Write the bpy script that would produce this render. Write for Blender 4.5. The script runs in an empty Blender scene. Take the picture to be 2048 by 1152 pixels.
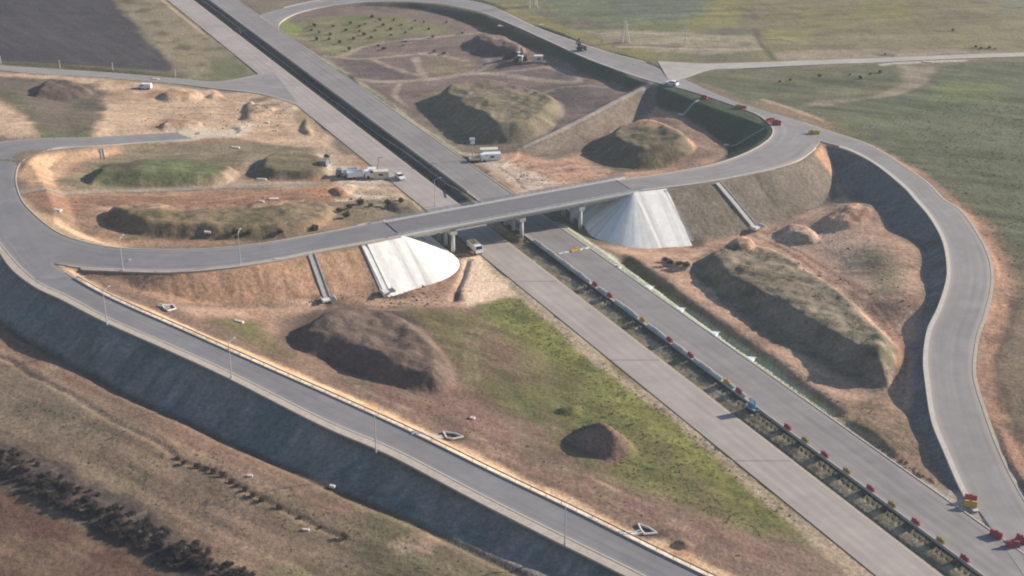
import bpy, math, random
import numpy as np
from mathutils import Vector
random.seed(7); RNG = np.random.RandomState(11)
S = bpy.context.scene
# ------------------------------------------------------------------ camera, sky, sun
F = 2900.0; CX, CY = 1024.0, 576.0; YH = -732.0; CAMZ = 165.0
P = math.atan((CY - YH) / F); CP, SP = math.cos(P), math.sin(P)
cd = bpy.data.cameras.new("Camera"); cam = bpy.data.objects.new("Camera", cd)
S.collection.objects.link(cam); cam.location = (0, 0, CAMZ)
cam.rotation_euler = (math.pi / 2 - P, 0, 0)
cd.sensor_width = 36; cd.lens = F / 2048 * 36; cd.clip_end = 20000; cd.clip_start = 1
S.camera = cam
S.render.resolution_x = 1024; S.render.resolution_y = 576
SUN = Vector((0.945, 0.325, 0)).normalized(); EL = math.radians(22)
w = bpy.data.worlds.new("World"); S.world = w; w.use_nodes = True
nt = w.node_tree; sky = nt.nodes.new("ShaderNodeTexSky"); sky.sky_type = 'NISHITA'; sky.sun_disc = False
sky.sun_elevation = EL; sky.sun_rotation = math.atan2(SUN.x, SUN.y); sky.altitude = 200
sky.air_density = 1.0; sky.dust_density = 0.4; sky.ozone_density = 3.0
nt.links.new(sky.outputs[0], nt.nodes["Background"].inputs[0]); nt.nodes["Background"].inputs[1].default_value = 0.085
sl = bpy.data.lights.new("sun", 'SUN'); sl.energy = 5.0; sl.angle = math.radians(0.6); sl.color = (1.0, 0.90, 0.785)
so = bpy.data.objects.new("sun", sl); S.collection.objects.link(so)
sd = Vector((SUN.x * math.cos(EL), SUN.y * math.cos(EL), math.sin(EL)))
so.rotation_euler = sd.to_track_quat('Z', 'Y').to_euler()
S.view_settings.view_transform = 'Standard'; S.view_settings.look = 'None'
S.view_settings.exposure = 0.82; S.view_settings.gamma = 1
S.render.engine = 'CYCLES'; S.cycles.filter_width = 2.0
HAZE = 0.00012
K = 1.25   # radiance of a white sunlit flat surface: picture colours are divided by it to get albedo
# ------------------------------------------------------------------ helpers
def C(r, g, b):
    return tuple(min(0.85, (((v / 255 + 0.055) / 1.055) ** 2.4 if v > 10 else v / 3294.6) / K) for v in (r, g, b))
def W(px, py, z=0.0):
    a = (px - CX) / F; b = (py - CY) / F
    d = (a, CP - b * SP, -SP - b * CP); t = (CAMZ - z) / -d[2]
    return Vector((a * t, d[1] * t, z))
def link(o, parent=None):
    S.collection.objects.link(o)
    if parent: o.parent = parent
    return o
def tag(o, label=None, cat=None, group=None, kind=None):
    if label: o['label'] = label
    if cat: o['category'] = cat
    if group: o['group'] = group
    if kind: o['kind'] = kind
    return o
def empty(name, loc, rz=0, label=None, cat=None, group=None):
    o = bpy.data.objects.new(name, None); o.location = loc; o.rotation_euler = (0, 0, rz); o.empty_display_size = 0.5
    link(o); return tag(o, label, cat, group)
def mesh_obj(name, v, f, mat, parent=None, smooth=False):
    me = bpy.data.meshes.new(name); me.from_pydata([tuple(p) for p in v], [], [tuple(q) for q in f]); me.update()
    if smooth: me.polygons.foreach_set('use_smooth', [True] * len(me.polygons))
    o = bpy.data.objects.new(name, me)
    if mat: me.materials.append(mat)
    return link(o, parent)
class MB:
    def __init__(s): s.v = []; s.f = []
    def box(s, c, d, rz=0, tx=1.0, ty=1.0, ox=0.0):
        """box centred on c, top scaled by tx/ty and shifted by ox"""
        n = len(s.v); cr, sr = math.cos(rz), math.sin(rz)
        for k in (-1, 1):
            for (i, j) in ((-1, -1), (1, -1), (1, 1), (-1, 1)):
                x = i * d[0] / 2 * (tx if k > 0 else 1) + (ox if k > 0 else 0); y = j * d[1] / 2 * (ty if k > 0 else 1)
                s.v.append((c[0] + x * cr - y * sr, c[1] + x * sr + y * cr, c[2] + k * d[2] / 2))
        s.f += [tuple(n + q for q in t) for t in ((0, 3, 2, 1), (4, 5, 6, 7), (0, 1, 5, 4), (1, 2, 6, 5), (2, 3, 7, 6), (3, 0, 4, 7))]
        return s
    def cyl(s, a, b, r0, r1=None, n=8):
        r1 = r0 if r1 is None else r1; a = Vector(a); b = Vector(b); d = (b - a).normalized()
        u = d.orthogonal().normalized(); v = d.cross(u); k = len(s.v)
        for (p, r) in ((a, r0), (b, r1)):
            for i in range(n):
                t = 2 * math.pi * i / n; s.v.append(tuple(p + u * r * math.cos(t) + v * r * math.sin(t)))
        for i in range(n):
            j = (i + 1) % n; s.f.append((k + i, k + j, k + n + j, k + n + i))
        s.f.append(tuple(k + n - 1 - i for i in range(n))); s.f.append(tuple(k + n + i for i in range(n)))
        return s
    def prof(s, pts, y0, y1):
        """side profile (x,z) extruded along y"""
        k = len(s.v); n = len(pts)
        for y in (y0, y1):
            for (x, z) in pts: s.v.append((x, y, z))
        for i in range(n):
            j = (i + 1) % n; s.f.append((k + i, k + j, k + n + j, k + n + i))
        s.f.append(tuple(k + n - 1 - i for i in range(n))); s.f.append(tuple(k + n + i for i in range(n)))
        return s
    def build(s, name, mat, parent=None, smooth=False): return mesh_obj(name, s.v, s.f, mat, parent, smooth)
def cr(pts, n):
    """Catmull-Rom through rows of numbers"""
    A = np.array(pts, float); out = []
    E = np.vstack([2 * A[0] - A[1], A, 2 * A[-1] - A[-2]])
    for i in range(1, len(E) - 2):
        for k in range(n):
            t = k / n; p0, p1, p2, p3 = E[i - 1], E[i], E[i + 1], E[i + 2]
            out.append(.5 * (2 * p1 + (p2 - p0) * t + (2 * p0 - 5 * p1 + 4 * p2 - p3) * t * t + (3 * p1 - p0 - 3 * p2 + p3) * t ** 3))
    out.append(A[-1]); return np.array(out)
# ------------------------------------------------------------------ materials
def mat(name, col, rough=0.85, var=0.12, scale=0.6, bump=0.0, metal=0.0, scale2=None, spec=0.3):
    m = bpy.data.materials.new(name); m.use_nodes = True; n = m.node_tree.nodes; l = m.node_tree.links
    b = n["Principled BSDF"]; b.inputs["Roughness"].default_value = rough; b.inputs["Metallic"].default_value = metal
    b.inputs["Specular IOR Level"].default_value = spec
    tc = n.new("ShaderNodeTexCoord"); no = n.new("ShaderNodeTexNoise"); no.inputs["Scale"].default_value = scale
    no.inputs["Detail"].default_value = 6; no.inputs["Roughness"].default_value = 0.65
    l.new(tc.outputs["Object"], no.inputs["Vector"])
    mr = n.new("ShaderNodeMapRange"); mr.inputs[1].default_value = .3; mr.inputs[2].default_value = .7
    mr.inputs[3].default_value = 1 - var; mr.inputs[4].default_value = 1 + var; l.new(no.outputs[0], mr.inputs[0])
    mx = n.new("ShaderNodeMix"); mx.data_type = 'RGBA'; mx.blend_type = 'MULTIPLY'; mx.inputs[0].default_value = 1
    mx.inputs[6].default_value = (*col, 1); l.new(mr.outputs[0], mx.inputs[7]); l.new(mx.outputs[2], b.inputs["Base Color"])
    if bump:
        bp = n.new("ShaderNodeBump"); bp.inputs["Strength"].default_value = 1; bp.inputs["Distance"].default_value = bump
        l.new(no.outputs[0], bp.inputs["Height"]); l.new(bp.outputs[0], b.inputs["Normal"])
    return m
def ground_mat():
    m = bpy.data.materials.new("soil"); m.use_nodes = True; n = m.node_tree.nodes; l = m.node_tree.links
    b = n["Principled BSDF"]; b.inputs["Roughness"].default_value = .95; b.inputs["Specular IOR Level"].default_value = .1
    at = n.new("ShaderNodeAttribute"); at.attribute_name = "soil_colour"
    tc = n.new("ShaderNodeTexCoord"); fac = None
    for (sc, lo, hi) in ((0.9, .74, 1.26), (0.12, .86, 1.14), (2.6, .78, 1.22)):
        no = n.new("ShaderNodeTexNoise"); no.inputs["Scale"].default_value = sc; no.inputs["Detail"].default_value = 5
        no.inputs["Roughness"].default_value = .6; l.new(tc.outputs["Object"], no.inputs["Vector"])
        mr = n.new("ShaderNodeMapRange"); mr.inputs[1].default_value = .32; mr.inputs[2].default_value = .68
        mr.inputs[3].default_value = lo; mr.inputs[4].default_value = hi; l.new(no.outputs[0], mr.inputs[0])
        if fac is None: fac = mr.outputs[0]; nb = no
        else:
            mu = n.new("ShaderNodeMath"); mu.operation = 'MULTIPLY'; l.new(fac, mu.inputs[0]); l.new(mr.outputs[0], mu.inputs[1]); fac = mu.outputs[0]
    mx = n.new("ShaderNodeMix"); mx.data_type = 'RGBA'; mx.blend_type = 'MULTIPLY'; mx.inputs[0].default_value = 1
    l.new(at.outputs["Color"], mx.inputs[6]); l.new(fac, mx.inputs[7]); l.new(mx.outputs[2], b.inputs["Base Color"])
    bp = n.new("ShaderNodeBump"); bp.inputs["Strength"].default_value = 1; bp.inputs["Distance"].default_value = .25
    l.new(nb.outputs[0], bp.inputs["Height"]); l.new(bp.outputs[0], b.inputs["Normal"])
    return m
def road_mat(name, col, worn, joint=0.0, lane=True, dust=None):
    """asphalt or concrete: UV u runs across (0..1), v along in metres"""
    m = bpy.data.materials.new(name); m.use_nodes = True; n = m.node_tree.nodes; l = m.node_tree.links
    b = n["Principled BSDF"]; b.inputs["Roughness"].default_value = .8; b.inputs["Specular IOR Level"].default_value = .35
    uv = n.new("ShaderNodeUVMap"); sep = n.new("ShaderNodeSeparateXYZ"); l.new(uv.outputs[0], sep.inputs[0])
    tc = n.new("ShaderNodeTexCoord"); no = n.new("ShaderNodeTexNoise"); no.inputs["Scale"].default_value = .25
    no.inputs["Detail"].default_value = 8; no.inputs["Roughness"].default_value = .6; l.new(tc.outputs["Object"], no.inputs["Vector"])
    # streaks drawn out along the road
    mp = n.new("ShaderNodeMapping"); mp.inputs["Scale"].default_value = (9, .02, 1); l.new(uv.outputs[0], mp.inputs[0])
    ns = n.new("ShaderNodeTexNoise"); ns.inputs["Scale"].default_value = 1; ns.inputs["Detail"].default_value = 4; l.new(mp.outputs[0], ns.inputs["Vector"])
    ad = n.new("ShaderNodeMath"); ad.operation = 'ADD'; l.new(no.outputs[0], ad.inputs[0]); l.new(ns.outputs[0], ad.inputs[1])
    mr = n.new("ShaderNodeMapRange"); mr.inputs[1].default_value = .7; mr.inputs[2].default_value = 1.3; l.new(ad.outputs[0], mr.inputs[0])
    mx = n.new("ShaderNodeMix"); mx.data_type = 'RGBA'; mx.inputs[6].default_value = (*col, 1); mx.inputs[7].default_value = (*worn, 1)
    l.new(mr.outputs[0], mx.inputs[0]); out = mx.outputs[2]
    # large stains and the darker wheel bands
    n2 = n.new("ShaderNodeTexNoise"); n2.inputs["Scale"].default_value = .06; n2.inputs["Detail"].default_value = 7; n2.inputs["Roughness"].default_value = .7; l.new(tc.outputs["Object"], n2.inputs["Vector"])
    w1 = n.new("ShaderNodeMath"); w1.operation = 'MULTIPLY'; w1.inputs[1].default_value = 25.13; l.new(sep.outputs[0], w1.inputs[0])
    w2 = n.new("ShaderNodeMath"); w2.operation = 'COSINE'; l.new(w1.outputs[0], w2.inputs[0])
    w3 = n.new("ShaderNodeMath"); w3.operation = 'MULTIPLY_ADD'; w3.inputs[1].default_value = .035; w3.inputs[2].default_value = 0; l.new(w2.outputs[0], w3.inputs[0])
    r2 = n.new("ShaderNodeMapRange"); r2.inputs[1].default_value = .3; r2.inputs[2].default_value = .7; r2.inputs[3].default_value = .84; r2.inputs[4].default_value = 1.14; l.new(n2.outputs[0], r2.inputs[0])
    w4 = n.new("ShaderNodeMath"); w4.operation = 'ADD'; l.new(w3.outputs[0], w4.inputs[0]); l.new(r2.outputs[0], w4.inputs[1])
    mm = n.new("ShaderNodeMix"); mm.data_type = 'RGBA'; mm.blend_type = 'MULTIPLY'; mm.inputs[0].default_value = 1; l.new(out, mm.inputs[6]); l.new(w4.outputs[0], mm.inputs[7]); out = mm.outputs[2]
    if lane:   # dusty pale edges
        e = n.new("ShaderNodeMath"); e.operation = 'SUBTRACT'; l.new(sep.outputs[0], e.inputs[0]); e.inputs[1].default_value = .5
        a = n.new("ShaderNodeMath"); a.operation = 'ABSOLUTE'; l.new(e.outputs[0], a.inputs[0])
        r = n.new("ShaderNodeMapRange"); r.inputs[1].default_value = .34; r.inputs[2].default_value = .5; r.inputs[4].default_value = .6; l.new(a.outputs[0], r.inputs[0])
        m2 = n.new("ShaderNodeMix"); m2.data_type = 'RGBA'; l.new(r.outputs[0], m2.inputs[0]); l.new(out, m2.inputs[6])
        m2.inputs[7].default_value = (*(dust or C(165, 155, 145)), 1); out = m2.outputs[2]
    if joint:
        q = n.new("ShaderNodeMath"); q.operation = 'PINGPONG'; l.new(sep.outputs[1], q.inputs[0]); q.inputs[1].default_value = joint
        g = n.new("ShaderNodeMath"); g.operation = 'LESS_THAN'; l.new(q.outputs[0], g.inputs[0]); g.inputs[1].default_value = .22
        m3 = n.new("ShaderNodeMix"); m3.data_type = 'RGBA'; sc = n.new("ShaderNodeMath"); sc.operation = 'MULTIPLY'; sc.inputs[1].default_value = .7
        l.new(g.outputs[0], sc.inputs[0]); l.new(sc.outputs[0], m3.inputs[0]); l.new(out, m3.inputs[6]); m3.inputs[7].default_value = (*C(105, 100, 98), 1); out = m3.outputs[2]
    l.new(out, b.inputs["Base Color"]); return m
M = dict(
    asphalt=road_mat("asphalt", C(122, 120, 122), C(140, 136, 134)),
    asphalt_b=road_mat("asphalt_worn", C(132, 126, 124), C(152, 145, 140)),
    asphalt_pale=road_mat("asphalt_pale", C(138, 134, 132), C(158, 152, 146), dust=C(185, 172, 155)),
    concrete_road=road_mat("concrete_road", C(166, 156, 149), C(182, 170, 160), joint=27),
    farm_road=road_mat("dusty_asphalt", C(170, 163, 155), C(192, 182, 170), dust=C(188, 176, 160)),
    gravel=mat("gravel", C(188, 174, 158), .95, .15, .8),
    kerb=mat("kerb_concrete", C(205, 195, 182), .9, .12, .8),
    concrete=mat("concrete", C(190, 188, 182), .85, .1, .5),
    chute=mat('chute_concrete', C(178, 174, 168), .9, .15, .8),
    concrete_dark=mat("concrete_weathered", C(140, 138, 134), .9, .15, .5),
    white_conc=mat("white_concrete", C(225, 219, 208), .8, .06, .15),
    white=mat("white_paint", C(240, 240, 238), .4, .04, 1, spec=.5),
    offwhite=mat("cream_paint", C(225, 215, 195), .5, .08, 1),
    grey=mat("grey_paint", C(130, 135, 138), .5, .08, 1, metal=.2),
    dark=mat("dark_rubber", C(40, 40, 42), .8, .1, 2),
    glass=mat("dark_glass", C(30, 38, 46), .15, .05, 1, spec=.6),
    steel=mat("galvanised_steel", C(170, 175, 180), .45, .1, 1, metal=.6),
    lamp=mat("lamp_steel", C(190, 192, 192), .5, .05, 1, metal=.2),
    red=mat("red_plastic", C(176, 72, 84), .6, .28, 1.6),
    yellow=mat("yellow_plastic", C(215, 172, 78), .6, .22, 1.6),
    olive=mat("faded_yellow_plastic", C(165, 145, 60), .6, .15, 1),
    blue=mat("pale_blue_paint", C(125, 165, 190), .5, .1, 1),
    machine=mat("dark_machine_paint", C(60, 62, 60), .5, .2, 1),
    machine_y=mat("machine_yellow", C(190, 140, 50), .5, .15, 1),
    rust=mat("red_brown_paint", C(150, 75, 60), .6, .15, 1),
    rubble=mat("pale_rubble", C(215, 200, 180), .9, .15, .8),
    shrub=mat("shrub_twigs", C(78, 70, 68), .95, .35, .8),
    shrub_g=mat("shrub_leaves", C(78, 82, 50), .95, .35, .8),
    weed=mat("weed_leaves", C(124, 128, 72), .95, .4, .4),
    weed_dry=mat("dry_grass", C(150, 135, 100), .95, .3, .5),
    bark=mat("bark", C(90, 78, 66), .95, .2, 2),
    cloddy=mat("soil_clods", C(135, 108, 88), .95, .2, 1),
)
# ------------------------------------------------------------------ roads: rows (left px, right px, height)
HWL, HWM1, HWM2, HWR = 1.231, 1.298, 1.3455, 1.42
def hw(c, y): return -566 + c * (y - YH)
def straight(c0, c1, z, ys): return [(hw(c0, y), y, hw(c1, y), y, z) for y in ys]
ROADS = {}
def R_(name, rows, sub, m, s=1.75, shoulder=1.0, off=0.0, uvj=0.0):
    rr = []
    for (a, b, c, d, z) in rows:
        p, q = W(a, b, z), W(c, d, z); rr.append((p.x, p.y, q.x, q.y, z))
    ROADS[name] = dict(r=cr(rr, sub), m=m, s=s, sh=shoulder, off=off)
R_('a', straight(HWL, HWM1, 0.0, (-420, -200, 0, 300, 700, 1152, 1400)), 8, 'concrete_road', 1.75, 1.2)
R_('b', straight(HWM2, HWR, 1.0, (-420, -200, 0, 300, 700, 1152, 1400)), 8, 'asphalt_b', 1.3, 1.0)
ZW = 9.0
R_('w', [(765, 441, 799, 470, 9), (700, 456, 730, 484, 9), (610, 473, 640, 500, 9), (520, 488, 545, 519, 9), (430, 497, 440, 534, 9), (340, 500, 335, 541, 9),
         (243, 497, 225, 538, 9), (174, 486, 150, 533, 9), (115, 465, 60, 515, 9), (69, 430, -5, 470, 9), (40, 395, -45, 410, 9), (31, 350, -60, 345, 8.6),
         (50, 318, -30, 292, 7.9), (110, 297, 70, 277, 6.6), (194, 292, 185, 274, 4.9), (300, 284, 290, 268, 2.8), (400, 277, 395, 262, 1.3), (450, 272, 445, 259, .3)], 6, 'asphalt', 1.75, .8)
R_('s', [(-80, 330, 28, 360, 8.8), (-50, 400, 60, 440, 9), (0, 485, 90, 500, 9), (69, 558, 112, 532, 9), (139, 593, 174, 572, 8.6), (222, 638, 243, 607, 8.1), (347, 692, 372, 664, 7.2), (465, 746, 490, 717, 6.2),
         (650, 839, 680, 801, 4.6), (789, 898, 825, 867, 3.5), (962, 988, 1000, 953, 2.4), (1101, 1058, 1145, 1022, 1.5), (1275, 1144, 1320, 1109, .8), (1400, 1210, 1450, 1172, .4), (1600, 1310, 1650, 1270, .1), (1900, 1480, 1960, 1440, 0)], 6, 'asphalt', 1.75, 1.0, .012)
R_('e', [(1235, 362, 1268, 382, 9), (1300, 353, 1337, 374, 9), (1370, 341, 1410, 364, 9.1), (1430, 329, 1475, 352, 9.2), (1490, 308, 1545, 337, 9.3), (1530, 286, 1600, 318, 9.3), (1547, 267, 1634, 290, 9.3),
         (1541, 249, 1650, 262, 9.3), (1510, 227, 1610, 245, 9.3), (1421, 195, 1505, 214, 9.2), (1366, 178, 1440, 191, 9.1), (1300, 161, 1373, 160, 9), (1240, 141, 1290, 126, 8.5), (1171, 115, 1215, 106, 7.7),
         (1101, 83, 1135, 79, 6.7), (1032, 52, 1058, 50, 5.7), (962, 24, 975, 11, 4.7), (893, 9, 890, -5, 3.9), (824, 3, 815, -10, 3.2), (754, 3, 745, -10, 2.6), (700, 7, 680, -5, 2.2), (640, 15, 620, 4, 1.7),
         (590, 28, 560, 18, 1.4), (560, 45, 522, 30, 1.15), (556, 63, 519, 36, 1.03)], 6, 'asphalt_pale', 1.75, .8)
R_('r', [(1585, 254, 1603, 246, 9.3), (1638, 281, 1665, 266, 9.3), (1702, 299, 1738, 291, 9.2), (1757, 329, 1811, 336, 9), (1811, 371, 1855, 368, 8.8), (1836, 398, 1884, 398, 8.7), (1866, 434, 1921, 423, 8.5),
         (1892, 481, 1957, 474, 8.1), (1901, 533, 1978, 522, 7.7), (1899, 569, 1981, 570, 7.3), (1884, 617, 1968, 628, 6.8), (1864, 660, 1954, 667, 6.3), (1856, 715, 1946, 715, 5.7), (1860, 765, 1947, 760, 5.1),
         (1872, 839, 1968, 828, 4.1), (1897, 901, 1992, 893, 3.0), (1935, 985, 2032, 975, 1.6), (1985, 1060, 2085, 1060, 1.06), (2040, 1140, 2150, 1140, 1.03), (2100, 1230, 2230, 1230, 1.03)], 6, 'asphalt_pale', 1.75, .8, .012)
R_('t', [(1315, 122, 1340, 165, 9), (1365, 125, 1372, 155, 9), (1410, 127, 1420, 140, 9), (1464, 126, 1480, 137, 9), (1556, 123, 1556, 133, 8.9), (1665, 119, 1665, 128, 8.8), (1757, 116, 1757, 125, 8.7), (1848, 112, 1848, 120, 8.7),
         (1950, 108, 1950, 116, 8.7), (2048, 105, 2048, 113, 8.7), (2250, 100, 2250, 108, 8.7), (2700, 90, 2700, 97, 8.7)], 4, 'farm_road', 1.75, .5, .02)
R_('n', [(-300, 105, -300, 116, 5), (-60, 122, -60, 134, 4), (0, 130, 0, 140, 3.5), (100, 137, 100, 149, 2.5), (220, 145, 220, 156, 1.5), (350, 156, 350, 167, .6), (430, 163, 430, 177, .2), (500, 152, 522, 188, .03), (545, 140, 600, 212, .03)], 5, 'asphalt_pale', 1.75, .5, -.012)
R_('h', [(470, 8, 530, 22, 1.03), (440, -20, 475, -25, 1.2), (430, -80, 460, -90, 1.5)], 4, 'asphalt_pale', 1.75, .5, -.012)
del ROADS['h']
# ------------------------------------------------------------------ terrain grid
def axis(lo, hi, d0, d1, ext, n):
    a = [lo]
    while a[-1] < hi: a.append(a[-1] + d0 + (d1 - d0) * (a[-1] - lo) / (hi - lo))
    g = [ext * ((k / n) ** 2.6) for k in range(1, n + 1)]
    return np.array([lo - q for q in g[::-1]] + a + [a[-1] + q for q in g])
XA = axis(-285, 285, .72, .72, 7000, 26); YA = axis(212, 745, .55, 1.25, 7000, 26)
NX, NY = len(XA), len(YA); XX, YY = np.meshgrid(XA, YA)   # [iy, ix]
def win(x0, x1, y0, y1):
    return slice(max(0, np.searchsorted(YA, y0) - 1), np.searchsorted(YA, y1) + 1), slice(max(0, np.searchsorted(XA, x0) - 1), np.searchsorted(XA, x1) + 1)
def vnoise(X, Y, sc, seed, ang=0.0, sx=1.0):
    if ang or sx != 1: c, s_ = math.cos(ang), math.sin(ang); X, Y = (X * c + Y * s_) * sx, -X * s_ + Y * c
    r = np.random.RandomState(seed).rand(256, 256); x = X / sc + 1000.3; y = Y / sc + 1000.7
    xi = np.floor(x).astype(int); yi = np.floor(y).astype(int); fx = x - xi; fy = y - yi
    fx = fx * fx * (3 - 2 * fx); fy = fy * fy * (3 - 2 * fy); g = lambda a, b: r[a & 255, b & 255]
    return (g(xi, yi) * (1 - fx) + g(xi + 1, yi) * fx) * (1 - fy) + (g(xi, yi + 1) * (1 - fx) + g(xi + 1, yi + 1) * fx) * fy - .5
def fbm(X, Y, sc, seed, o=3, **k):
    t = 0; a = 1
    for i in range(o): t = t + a * vnoise(X, Y, sc / 2 ** i, seed + i, **k); a *= .55
    return t
def inpoly(P_, X, Y):
    ins = np.zeros(X.shape, bool); n = len(P_)
    for i in range(n):
        x0, y0 = P_[i][:2]; x1, y1 = P_[(i + 1) % n][:2]
        if y0 == y1: continue
        c = ((Y >= min(y0, y1)) & (Y < max(y0, y1))); ins ^= c & (X < (x1 - x0) * (Y - y0) / (y1 - y0) + x0)
    return ins
def dseg(X, Y, a, b):
    dx, dy = b[0] - a[0], b[1] - a[1]; L = dx * dx + dy * dy + 1e-9
    t = np.clip(((X - a[0]) * dx + (Y - a[1]) * dy) / L, 0, 1)
    return np.hypot(X - a[0] - t * dx, Y - a[1] - t * dy), t
def sdf(P_, X, Y):
    d = np.full(X.shape, 1e9)
    for i in range(len(P_)): d = np.minimum(d, dseg(X, Y, P_[i], P_[(i + 1) % len(P_)])[0])
    return np.where(inpoly(P_, X, Y), -d, d)
def idw(ctrl):
    num = np.zeros_like(XX); den = np.zeros_like(XX)
    for (px, py, z) in ctrl:
        p = W(px, py, z); wt = 1 / ((XX - p.x) ** 2 + (YY - p.y) ** 2 + 60) ** 1.6; num += wt * z; den += wt
    return num / den
H = idw([(0, 100, 4), (0, 215, 7.2), (60, 258, 7.9), (150, 266, 5.5), (250, 262, 3.5), (200, 200, 2.5), (350, 230, 1), (500, 215, .2), (480, 150, 0), (450, 100, -.3), (200, 50, 1.5), (340, -60, -.3), (560, 210, -.1), (640, 262, -.1),
         (460, -40, .5), (700, -40, 2), (900, -30, 3.6), (1000, 15, 4.9), (1170, 85, 7.3), (1300, 115, 8.6), (1500, 110, 8.7), (1800, 105, 8.6), (2048, 95, 8.6), (1500, 40, 7.5), (2000, 20, 9), (1000, -60, 4),
         (1450, 150, 8.9), (1700, 140, 8.7), (1560, 205, 9), (1700, 250, 9.1), (1900, 200, 8.9), (2000, 300, 8.8), (1900, 360, 8.7), (2020, 460, 8), (2040, 560, 7.1), (2030, 650, 6.2), (2020, 750, 5.2), (2048, 850, 4.1), (2100, 950, 2.4), (2200, 1100, .8),
         (-200, 350, 8.8), (530, 5, .9), (0, 1200, -3)])
ZONES = [
 ([(-600, 250, 8), (-80, 340, 9), (0, 430, 9), (45, 520, 9), (100, 555, 9), (235, 625, 8), (360, 680, 7.2), (665, 820, 4.6), (980, 970, 2.4), (1300, 1125, .8), (1930, 1460, 0), (1700, 2200, 0), (-900, 2200, 0), (-900, 600, 0)],
  [(0, 645, 1.6), (-150, 600, 1.6), (120, 718, 1.2), (330, 830, 0), (520, 910, -.8), (830, 1050, -1.6), (1050, 1150, -2), (0, 900, -1), (300, 1100, -3), (0, 1150, -3), (700, 1150, -3), (1300, 1270, -2.5), (0, 750, .3)]),
 ([(90, 515, 9), (235, 625, 8), (360, 680, 7.2), (665, 820, 4.6), (980, 970, 2.4), (1300, 1125, .8), (1930, 1460, 0), (hw(1.2645, 1400), 1400, 0), (903, 430, 0), (780, 455, 9), (625, 487, 9), (440, 516, 9), (240, 518, 9)],
  [(200, 553, 8.2), (300, 592, 6), (400, 608, 3.6), (340, 622, 5.5), (480, 608, 1.6), (600, 606, .2), (760, 590, -.8), (890, 560, 0), (900, 505, .1), (960, 520, -.2), (1050, 600, -.3), (1150, 680, -.3), (1300, 820, -.3), (1550, 1010, -.3), (1800, 1200, -.2),
   (430, 660, 4.2), (560, 720, 3.0), (750, 810, 1.5), (900, 885, .9), (1100, 980, .4), (1285, 1070, .1), (560, 640, 1), (700, 720, 0), (900, 760, -.2), (1100, 850, -.3), (1300, 950, -.3)]),
 ([(780, 455, 9), (625, 487, 9), (440, 516, 9), (240, 518, 9), (100, 480, 9), (30, 430, 9), (-10, 370, 8.6), (10, 310, 7.8), (100, 285, 6.2), (300, 277, 2.8), (470, 262, .8), (612, 200, 0), (903, 430, 0)],
  [(70, 370, 6.5), (130, 325, 5), (110, 430, 6), (220, 480, 5), (400, 480, 4), (600, 455, 3), (700, 430, 1.5), (800, 405, .3), (450, 330, 1), (600, 330, .2), (250, 345, 2.5), (620, 250, 0), (700, 310, -.1), (800, 370, -.2), (350, 300, 1.5), (450, 400, 1.5)]),
 ([(529, 60, 1), (600, 20, 1.5), (700, 0, 2.3), (850, -4, 3.5), (970, 18, 4.8), (1050, 55, 5.8), (1120, 82, 6.8), (1200, 112, 8), (1303, 150, 9), (1303, 167, 7.5), (1180, 232, 4.6), (1053, 295, 1.5), (1000, 340, .8), (941, 358, 1)],
  [(560, 70, .8), (640, 40, 1), (800, 25, 1.2), (700, 150, .7), (850, 245, .6), (930, 300, .6), (1050, 285, 1.3), (1150, 240, 3.2), (1280, 182, 5.8), (1250, 175, 5.6), (1100, 110, 3.4), (950, 50, 1.2), (900, 150, 1.2), (1000, 200, 1.4)]),
 ([(1053, 295, 1.5), (1180, 232, 4.6), (1303, 167, 7.5), (1303, 150, 9), (1400, 175, 9.2), (1520, 220, 9.3), (1600, 270, 9.3), (1540, 312, 9.3), (1450, 342, 9.2), (1320, 363, 9), (1250, 372, 9), (1041, 430, 1), (941, 358, 1), (1000, 340, .8)],
  [(1112, 316, 0), (1164, 299, -.3), (1240, 253, -.5), (1310, 214, 4.2), (1360, 236, 5.0), (1410, 262, 4.0), (1450, 290, 3.0), (1450, 322, 3), (1300, 345, .3), (1100, 350, .6), (1000, 322, .7), (960, 320, .7), (1250, 300, -.3), (1200, 370, .2)]),
 ([(1250, 372, 9), (1320, 363, 9), (1450, 342, 9.2), (1540, 325, 9.3), (1610, 300, 9.3), (1640, 275, 9.3), (1760, 315, 9.1), (1860, 400, 8.8), (1930, 500, 8), (1940, 570, 7.3), (1905, 690, 5.9), (1910, 790, 4.7), (1950, 900, 3), (2000, 1010, 1.3), (2080, 1140, 1), (hw(1.383, 1400), 1400, 1), (1041, 430, 1)],
  [(1130, 440, .3), (1200, 492, -1.2), (1290, 495, -2.2), (1385, 487, -2.5), (1500, 462, -1.8), (1620, 410, -.2), (1680, 380, 2.8), (1740, 415, 4.6), (1835, 500, 5.6), (1848, 590, 5.2), (1820, 700, 4.0), (1818, 850, 2.5), (1900, 975, 1.1), (1230, 510, .3), (1450, 660, .3), (1660, 800, .5),
   (1850, 960, .8), (1600, 550, .3), (1700, 650, 1.2), (1400, 560, -.3), (1980, 1040, .95)]),
]
for zp, ctrl in ZONES:
    poly = [W(*q) for q in zp]; m_ = inpoly([(p.x, p.y) for p in poly], XX, YY); H[m_] = idw(ctrl)[m_]
def smooth_path(pts, n=6): return cr([tuple(W(*q)) for q in pts], n)
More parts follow.
